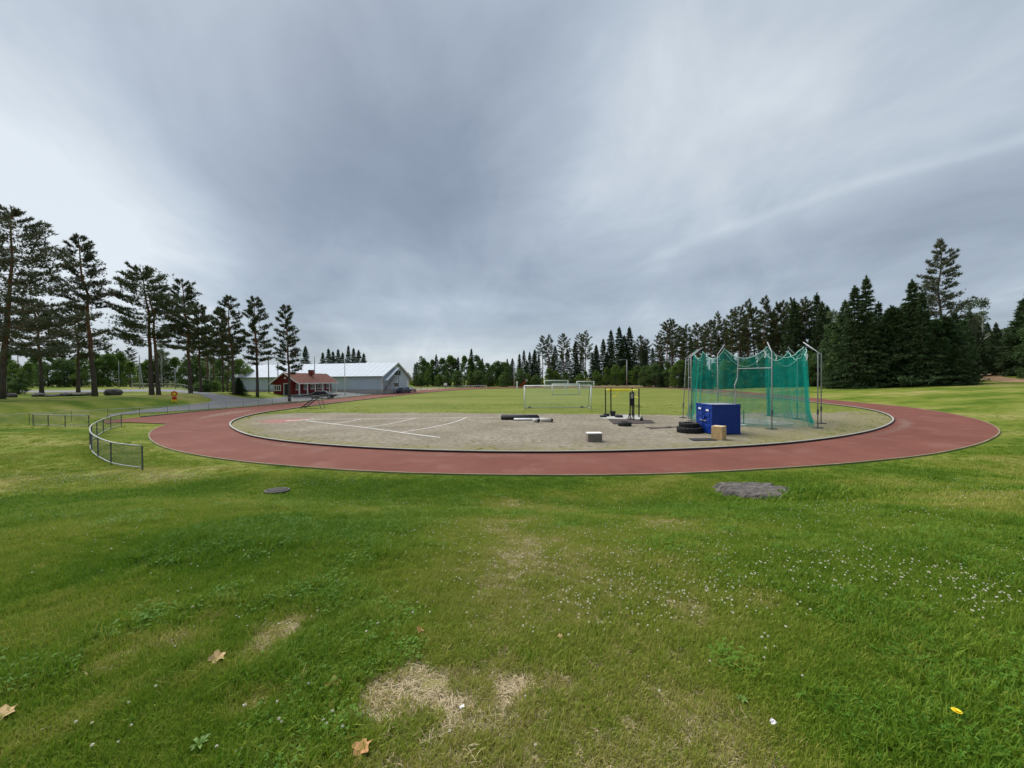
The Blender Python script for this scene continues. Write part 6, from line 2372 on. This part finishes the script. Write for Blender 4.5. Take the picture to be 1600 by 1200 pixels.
# ------------------------------------------------------------------ grass blades, clover leaves and flowers as scattered instances
def inst_mat(name, ramp, rnd_amt=0.35, transl=0.35):
    mt, nt, b = new_mat(name)
    N, L = nt.nodes.new, nt.links.new
    at_ = N('ShaderNodeAttribute')
    at_.attribute_type = 'INSTANCER'
    at_.attribute_name = 'tint'
    g = N('ShaderNodeNewGeometry')
    m1 = N('ShaderNodeMath')
    m1.operation = 'SUBTRACT'
    L(g.outputs['Random Per Island'], m1.inputs[0])
    m1.inputs[1].default_value = 0.5
    m2 = N('ShaderNodeMath')
    m2.operation = 'MULTIPLY_ADD'
    L(m1.outputs[0], m2.inputs[0])
    m2.inputs[1].default_value = rnd_amt
    L(at_.outputs['Fac'], m2.inputs[2])
    rp = N('ShaderNodeValToRGB')
    L(m2.outputs[0], rp.inputs[0])
    e = rp.color_ramp.elements
    e[0].position, e[0].color = ramp[0][0], (*ramp[0][1], 1)
    e[1].position, e[1].color = ramp[-1][0], (*ramp[-1][1], 1)
    for p, c in ramp[1:-1]:
        q = e.new(p)
        q.color = (*c, 1)
    b.inputs['Roughness'].default_value = 0.6
    b.inputs['Specular IOR Level'].default_value = 0.2
    L(rp.outputs[0], b.inputs['Base Color'])
    tl = N('ShaderNodeBsdfTranslucent')
    L(rp.outputs[0], tl.inputs[0])
    ms = N('ShaderNodeMixShader')
    ms.inputs[0].default_value = transl
    L(b.outputs[0], ms.inputs[1])
    L(tl.outputs[0], ms.inputs[2])
    L(ms.outputs[0], nt.nodes['Material Output'].inputs[0])
    return mt


M['blade'] = inst_mat('grass_blades', GRASS_RAMP)
M['straw'] = inst_mat('straw_blades', [(0.2, (0.12, 0.10, 0.045)), (0.6, (0.34, 0.26, 0.135)), (1.0, (0.56, 0.46, 0.29))], 1.2, 0.15)
M['cleaf'] = inst_mat('clover_leaves', [(0.0, (0.080, 0.200, 0.014)), (0.5, (0.15, 0.29, 0.03)), (1.0, (0.22, 0.31, 0.05))])


def blades(seed, n, rad, h0, h1_, width, bend, mt_, name, lie=0.0):
    rg = np.random.default_rng(seed)
    V, F = [], []
    for i in range(n):
        r_ = rad * math.sqrt(rg.uniform())
        a = rg.uniform(0, 6.283)
        b = np.array([r_ * math.cos(a), r_ * math.sin(a), -0.008])
        h = rg.uniform(h0, h1_)
        d = rg.uniform(0, 6.283)
        dv = np.array([math.cos(d), math.sin(d), 0])
        sv = np.array([-dv[1], dv[0], 0]) * width * rg.uniform(0.7, 1.3)
        bd = bend * rg.uniform(0.3, 1.6)
        if lie:
            up = np.array([0, 0, rg.uniform(0.02, 0.35)])
            pts = [b + np.array([0, 0, 0.010]), b + dv * h * 0.5 + up * h * 0.5 + [0, 0, 0.01], b + dv * h + up * h * 0.7]
        else:
            pts = [b, b + np.array([0, 0, h * 0.55]) + dv * h * bd * 0.3, b + np.array([0, 0, h * (1 - 0.35 * bd)]) + dv * h * bd]
        k = len(V)
        V += [pts[0] - sv * 0.5, pts[0] + sv * 0.5, pts[1] - sv * 0.42, pts[1] + sv * 0.42, pts[2]]
        F += [(k, k + 1, k + 3), (k, k + 3, k + 2), (k + 2, k + 3, k + 4)]
    return bpy.data.objects.new(name, np_mesh(name, np.array(V), np.array(F), M[mt_], do_link=False))


def clover_tuft(seed, n, name):
    rg = np.random.default_rng(seed)
    V, F = [], []
    for i in range(n):
        r_ = 0.11 * math.sqrt(rg.uniform())
        a = rg.uniform(0, 6.283)
        c = np.array([r_ * math.cos(a), r_ * math.sin(a), rg.uniform(0.025, 0.06)])
        tl = rg.normal(0, 0.25, 2)
        s = rg.uniform(0.005, 0.009)
        o0 = rg.uniform(0, 6.28)
        for q in range(3):
            d = o0 + q * 2.094
            u = np.array([math.cos(d), math.sin(d), 0])
            v = np.array([-u[1], u[0], 0])
            k = len(V)
            pts = [c, c + u * s * 0.9 - v * s * 0.75, c + u * s * 1.7, c + u * s * 0.9 + v * s * 0.75]
            for p in pts:
                p2 = p.copy()
                p2[2] += (p[0] - c[0]) * tl[0] + (p[1] - c[1]) * tl[1]
                V.append(p2)
            F += [(k, k + 1, k + 2), (k, k + 2, k + 3)]
    return bpy.data.objects.new(name, np_mesh(name, np.array(V), np.array(F), M['cleaf'], do_link=False))


lib = bpy.data.collections.new('lawn_library')
for i in range(4):
    lib.objects.link(blades(700 + i, 46, 0.085, 0.035, 0.075, 0.0042, 0.5, 'blade', 'a%d_grass' % i))
for i in range(2):
    lib.objects.link(blades(720 + i, 34, 0.085, 0.07, 0.125, 0.0050, 0.6, 'blade', 'b%d_long' % i))
for i in range(2):
    lib.objects.link(blades(740 + i, 44, 0.09, 0.035, 0.075, 0.0040, 0.5, 'straw', 'c%d_straw' % i, lie=1))
for i in range(2):
    lib.objects.link(clover_tuft(760 + i, 34, 'd%d_clover' % i))
# coarse tufts for the middle distance
for i in range(2):
    lib.objects.link(blades(780 + i, 40, 0.20, 0.05, 0.11, 0.011, 0.6, 'blade', 'e%d_far' % i))


def scatter(name, pts, idx, rot, scl, tint, coll, kind='stuff', label=None):
    me = bpy.data.meshes.new(name)
    me.vertices.add(len(pts))
    me.vertices.foreach_set('co', np.ascontiguousarray(pts, np.float32).ravel())
    for nm, ty, arr in (('idx', 'INT', idx.astype(np.int32)), ('scl', 'FLOAT', scl.astype(np.float32)), ('tint', 'FLOAT', tint.astype(np.float32))):
        a = me.attributes.new(nm, ty, 'POINT')
        a.data.foreach_set('value', arr)
    a = me.attributes.new('rot', 'FLOAT_VECTOR', 'POINT')
    a.data.foreach_set('vector', np.ascontiguousarray(rot, np.float32).ravel())
    me.update()
    o = link(bpy.data.objects.new(name, me))
    ng = bpy.data.node_groups.new(name, 'GeometryNodeTree')
    ng.interface.new_socket('Geometry', in_out='INPUT', socket_type='NodeSocketGeometry')
    ng.interface.new_socket('Geometry', in_out='OUTPUT', socket_type='NodeSocketGeometry')
    N, L = ng.nodes.new, ng.links.new
    gi, go = N('NodeGroupInput'), N('NodeGroupOutput')
    ip = N('GeometryNodeInstanceOnPoints')
    ci = N('GeometryNodeCollectionInfo')
    ci.inputs['Collection'].default_value = coll
    ci.inputs['Separate Children'].default_value = True
    ci.inputs['Reset Children'].default_value = True

    def na(nm, ty):
        n = N('GeometryNodeInputNamedAttribute')
        n.data_type = ty
        n.inputs['Name'].default_value = nm
        return n.outputs['Attribute']
    L(gi.outputs[0], ip.inputs['Points'])
    L(ci.outputs[0], ip.inputs['Instance'])
    ip.inputs['Pick Instance'].default_value = True
    L(na('idx', 'INT'), ip.inputs['Instance Index'])
    L(na('rot', 'FLOAT_VECTOR'), ip.inputs['Rotation'])
    L(na('scl', 'FLOAT'), ip.inputs['Scale'])
    L(ip.outputs[0], go.inputs[0])
    md = o.modifiers.new('scatter', 'NODES')
    md.node_group = ng
    tag(o, kind=kind, label=label)
    return o


def rand_polar(n, r0, r1, a0=-66, a1=66):
    r_ = np.sqrt(rng.uniform(r0 * r0, r1 * r1, n))
    a = np.radians(rng.uniform(a0, a1, n))
    return r_ * np.sin(a), r_ * np.cos(a)


def tall_noise(x, y):
    return fbm(x * 1.1 + 3, y * 1.1 + 8, 91, 3)


def lawn():
    PX, PY, SC, FAR = [], [], [], []
    for n, r0, r1, s, far in LAWN_RINGS:
        x, y = rand_polar(n, r0, r1)
        PX.append(x)
        PY.append(y)
        SC.append(np.full(n, s))
        FAR.append(np.full(n, far))
    x, y, s, far = map(np.concatenate, (PX, PY, SC, FAR))
    # no blades on the track, the chute or the rock
    d = np.concatenate([sdist(OUT_LO, x[i:i + 20000], y[i:i + 20000]) for i in range(0, len(x), 20000)])
    q = np.abs((x - ROCK_C.x) / (ROCK_L * 0.44)) ** 2.6 + np.abs((y - ROCK_C.y - 0.1) / 1.0) ** 2.6
    pm = hit(433, 769)
    keep = (rng.uniform(0, 1, len(x)) > sst(24, 64, np.hypot(x, y))) & (d > -0.03 + 0.10 * rng.uniform(0, 1, len(x))) & (q > 0.92 - 0.6 * rng.uniform(0, 1, len(x)) ** 2 - 0.8 * sst(0.2, 0.9, (x - ROCK_C.x) / (ROCK_L * 0.5)) * rng.uniform(0, 1, len(x))) & (np.hypot(x - pm.x, y - pm.y) > 0.44) & (np.hypot(x, y) > 0.45)
    x, y, s, far, d, q = x[keep], y[keep], s[keep], far[keep], d[keep], q[keep]
    dr = dry_at(x, y)
    u = rng.uniform(0, 1, len(x))
    tn = tall_noise(x, y)
    idx = rng.integers(0, 4, len(x))
    lush = (dr < 0.30) & (tn > 0.50)
    idx = np.where(lush & (u < 0.45), rng.integers(4, 6, len(x)), idx)
    idx = np.where((tn > 0.50) & (dr < 0.35) & (u > 0.90), rng.integers(8, 10, len(x)), idx)
    straw = dr > 0.38 + 0.55 * u
    idx = np.where(straw, rng.integers(6, 8, len(x)), idx)
    idx = np.where(far > 0.5, rng.integers(10, 12, len(x)), idx)
    # bare patches keep few upright blades
    ok = ~((dr > 0.70) & (u < 0.45) & (far < 0.5))
    sc_ = s * (0.75 + 0.55 * tn) * rng.uniform(0.75, 1.25, len(x)) * np.where(dr > 0.5, 0.85, 1.0) * np.clip(0.45 + d * 0.4, 0.45, 1)
    hump = np.exp(-(((x - HUMP.x) / 1.9) ** 2 + ((y - HUMP.y) / 0.75) ** 2))
    sc_ *= 1 + 1.9 * hump
    dr = dr * (1 - 0.8 * hump)
    nearrock = np.exp(-((q - 1.3) / 1.2) ** 2) * (y < ROCK_C.y)
    sc_ *= 1 + 0.25 * nearrock
    tint = np.clip(dr * 0.85 + 0.10 + rng.normal(0, 0.10, len(x)) - 0.15 * (tn - 0.5), 0, 1)
    z = H(x, y)
    rot = np.c_[rng.normal(0, 0.12, len(x)), rng.normal(0, 0.12, len(x)), rng.uniform(0, 6.283, len(x))]
    P = np.c_[x, y, z][ok]
    scatter('lawn_grass', P, idx[ok], rot[ok], sc_[ok], tint[ok], lib, label='short uneven lawn grass with dry straw patches')


lawn()


def gravel_weeds():
    # tufts creeping into the gravel along the kerb and along the edge of the mown field
    n = 26000
    x, y = rng.uniform(INNER[:, 0].min(), INNER[:, 0].max(), n), rng.uniform(INNER[:, 1].min(), 52, n)
    di = np.concatenate([-sdist(INNER[::2], x[i:i + 13000], y[i:i + 13000]) for i in (0, 13000)])
    gl_ = [gp(*p)[:2] for p in ((372, 651.5), (470, 645.5), (760, 645.3), (1060, 648), (1290, 644.5), (1385, 643))]
    yl = np.interp(x, [p[0] for p in gl_], [p[1] for p in gl_])
    clump = fbm(x * 0.8, y * 0.8, 111, 4)
    pr = 0.85 * np.exp(-di / 1.1) + 0.55 * np.exp(-np.abs(y - yl) / 0.8) + 0.10 * sst(8, 16, x) + np.where(y > yl + 0.5, 0.35, 0.0)
    k = (di > 0.15) & (rng.uniform(0, 1, n) < pr * sst(0.40, 0.62, clump) * 1.3)
    x, y = x[k], y[k]
    n = len(x)
    rot = np.c_[rng.normal(0, 0.1, (n, 2)), rng.uniform(0, 6.28, n)]
    scatter('gravel_weeds', np.c_[x, y, np.zeros(n)], rng.integers(10, 12, n), rot, rng.uniform(0.35, 0.75, n), np.clip(rng.normal(0.45, 0.16, n), 0, 1), lib, label='sparse low weeds and grass tufts creeping over the gravel edge')


gravel_weeds()


# clover flowers
def flower_mesh(seed, name):
    rg = np.random.default_rng(seed)
    V, F = [], []
    h = 0.075
    for i in range(70):
        g = rg.normal(0, 1, 3)
        g /= np.linalg.norm(g)
        if g[2] < -0.55:
            continue
        c = np.array([0, 0, h])
        q = np.cross(g, rg.normal(0, 1, 3))
        q /= np.linalg.norm(q)
        k = len(V)
        V += [c + g * 0.002 - q * 0.0022, c + g * 0.002 + q * 0.0022, c + g * 0.0105 * rg.uniform(0.85, 1.1)]
        F.append((k, k + 1, k + 2))
    k = len(V)
    n0 = len(F)
    V += [(-0.0012, 0, 0), (0.0012, 0, 0), (0.0008, 0.0, h), (-0.0008, 0, h)]
    F += [(k, k + 1, k + 2), (k, k + 2, k + 3)]
    me = np_mesh(name, np.array(V), np.array(F), None, do_link=False)
    me.materials.append(M['clover_white'])
    me.materials.append(M['stem'])
    mi = np.zeros(len(F), np.int32)
    mi[n0:] = 1
    me.polygons.foreach_set('material_index', mi)
    return me


FL = [flower_mesh(s, 'flower') for s in (1, 2, 3)]
flib = bpy.data.collections.new('flower_library')
for i, me in enumerate(FL):
    flib.objects.link(bpy.data.objects.new('f%d' % i, me))


def near_flower(px, py):
    p = hit(px, py)
    o = link(bpy.data.objects.new('clover_flower', FL[int(px) % 3]))
    dist = (p - Vector((0, 0, CAM_H))).length
    o.location = p
    o.rotation_euler = (rnd.uniform(-0.2, 0.2), rnd.uniform(-0.2, 0.2), rnd.uniform(0, 6))
    o.scale = (rnd.uniform(0.6, 0.95),) * 3
    tag(o, 'white clover flower head rising from the near lawn', 'flower', 'near clover flowers')


NEAR_FL = [(120, 1148), (142, 1144), (210, 1145), (186, 1172), (148, 1181), (334, 1187), (380, 1182), (371, 1186), (385, 1123), (436, 1113), (440, 1143), (445, 1140), (437, 1146), (486, 1086), (503, 1141), (511, 1151),
           (517, 1134), (541, 1152), (698, 1163), (240, 1088), (205, 1112), (276, 1020), (300, 962), (495, 966), (570, 1003), (594, 987), (569, 978), (645, 970), (820, 1101), (839, 1180), (1031, 1092), (1110, 1047),
           (1193, 1000), (1200, 1006), (1193, 1012), (1213, 1021), (1225, 991), (1193, 1040), (1256, 1072), (1265, 930), (1195, 1026), (1030, 1000), (817, 977), (820, 992), (833, 1000), (886, 1006), (875, 952), (1267, 965)]
for p in NEAR_FL:
    near_flower(*p)


def flowers():
    # clusters: pixel centre, pixel radius, count
    X, Y = [], []
    CL = [(1120, 860, 330, 70, 950), (900, 815, 260, 24, 650), (1430, 860, 220, 70, 420), (1000, 930, 200, 40, 260), (640, 820, 160, 34, 330), (480, 752, 90, 8, 200), (275, 746, 60, 7, 500), (120, 748, 130, 8, 900),
          (40, 765, 60, 8, 150), (700, 790, 300, 10, 420), (1500, 765, 110, 14, 240), (1250, 800, 180, 16, 320), (1180, 768, 80, 12, 60), (300, 860, 200, 50, 110), (1540, 920, 90, 40, 150), (780, 870, 150, 40, 160), (560, 960, 250, 60, 50), (120, 690, 40, 10, 40)]
    for cx, cy, rx, ry, n in CL:
        n = int(n * 0.95)
        a = rng.uniform(0, 6.283, n)
        r_ = np.sqrt(rng.uniform(0, 1, n)) * rng.uniform(0.6, 1.6, n)
        px, py = cx + np.cos(a) * r_ * rx, cy + np.sin(a) * r_ * ry
        ok = (py > 738) & (py < 1190)
        X.append(px[ok])
        Y.append(py[ok])
    px, py = np.concatenate(X), np.concatenate(Y)
    # pixels to ground by one fixed-point pass on the sloping lawn
    dx = CF.x + CR.x * (px - 800) / FPX + CU.x * (600 - py) / FPX
    dy = CF.y + CR.y * (px - 800) / FPX + CU.y * (600 - py) / FPX
    dz = CF.z + CR.z * (px - 800) / FPX + CU.z * (600 - py) / FPX
    lo, hi_ = np.full(len(px), 0.8), np.full(len(px), 60.0)
    ts = np.linspace(0.8, 40, 240)
    found = np.zeros(len(px), bool)
    tt = np.full(len(px), 40.0)
    for t in ts:
        g = CAM_H + dz * t - H(dx * t, dy * t)
        new = (g < 0.03) & ~found
        tt[new] = t
        found |= new
    tt += rng.uniform(-0.14, 0.02, len(tt))
    x, y = dx * tt, dy * tt
    d = sdist(OUT_LO, x, y)
    q = np.abs((x - ROCK_C.x) / (ROCK_L * 0.5)) ** 2.6 + np.abs((y - ROCK_C.y - 0.1) / 1.1) ** 2.6
    k = found & (d > 0.5) & (q > 1)
    x, y = x[k], y[k]
    n = len(x)
    z = H(x, y)
    rot = np.c_[rng.normal(0, 0.2, n), rng.normal(0, 0.2, n), rng.uniform(0, 6.283, n)]
    dist = np.hypot(x, y)
    scatter('clover_flowers', np.c_[x, y, z], rng.integers(0, 3, n), rot, rng.uniform(0.4, 0.85, n) * np.where(dist > 9, 1.35, 1.0), np.zeros(n), flib, label='white clover flowers dotted over the lawn')


flowers()


# broad-leaved weeds in the near lawn
def weed(px, py, s, label):
    p = hit(px, py)
    t = empty('weed_plant', p, rnd.uniform(0, 6))
    for i in range(7):
        a = i * 0.9 + rnd.uniform(-0.2, 0.2)
        L_ = s * rnd.uniform(0.7, 1.2)
        d, sd = Vector((math.cos(a), math.sin(a), 0)), Vector((-math.sin(a), math.cos(a), 0))
        pts = []
        for u, w in ((0, 0.06), (0.35, 0.26), (0.65, 0.30), (0.9, 0.14), (1, 0.0)):
            c = d * L_ * u + Vector((0, 0, 0.02 + L_ * 0.5 * math.sin(u * 2.4)))
            pts += [c - sd * w * L_ * 0.6, c + Vector((0, 0, -0.012 * s / 0.1)), c + sd * w * L_ * 0.6]
        fs = []
        for k in range(4):
            b = k * 3
            fs += [(b, b + 1, b + 4, b + 3), (b + 1, b + 2, b + 5, b + 4)]
        MB().add(pts, fs).build('leaf', M['weed'], t, smooth=True)
    tag(t, label, 'weed', 'broad-leaved weeds in the lawn')


M['weed'] = mat('weed_leaf', (0.11, 0.20, 0.03), 0.6, 0, 0.25, 30)
weed(312, 1172, 0.042, 'broad-leaved weed rosette beside scattered clover flowers')
weed(1160, 1100, 0.035, 'small broad-leaved weed standing in even green grass')
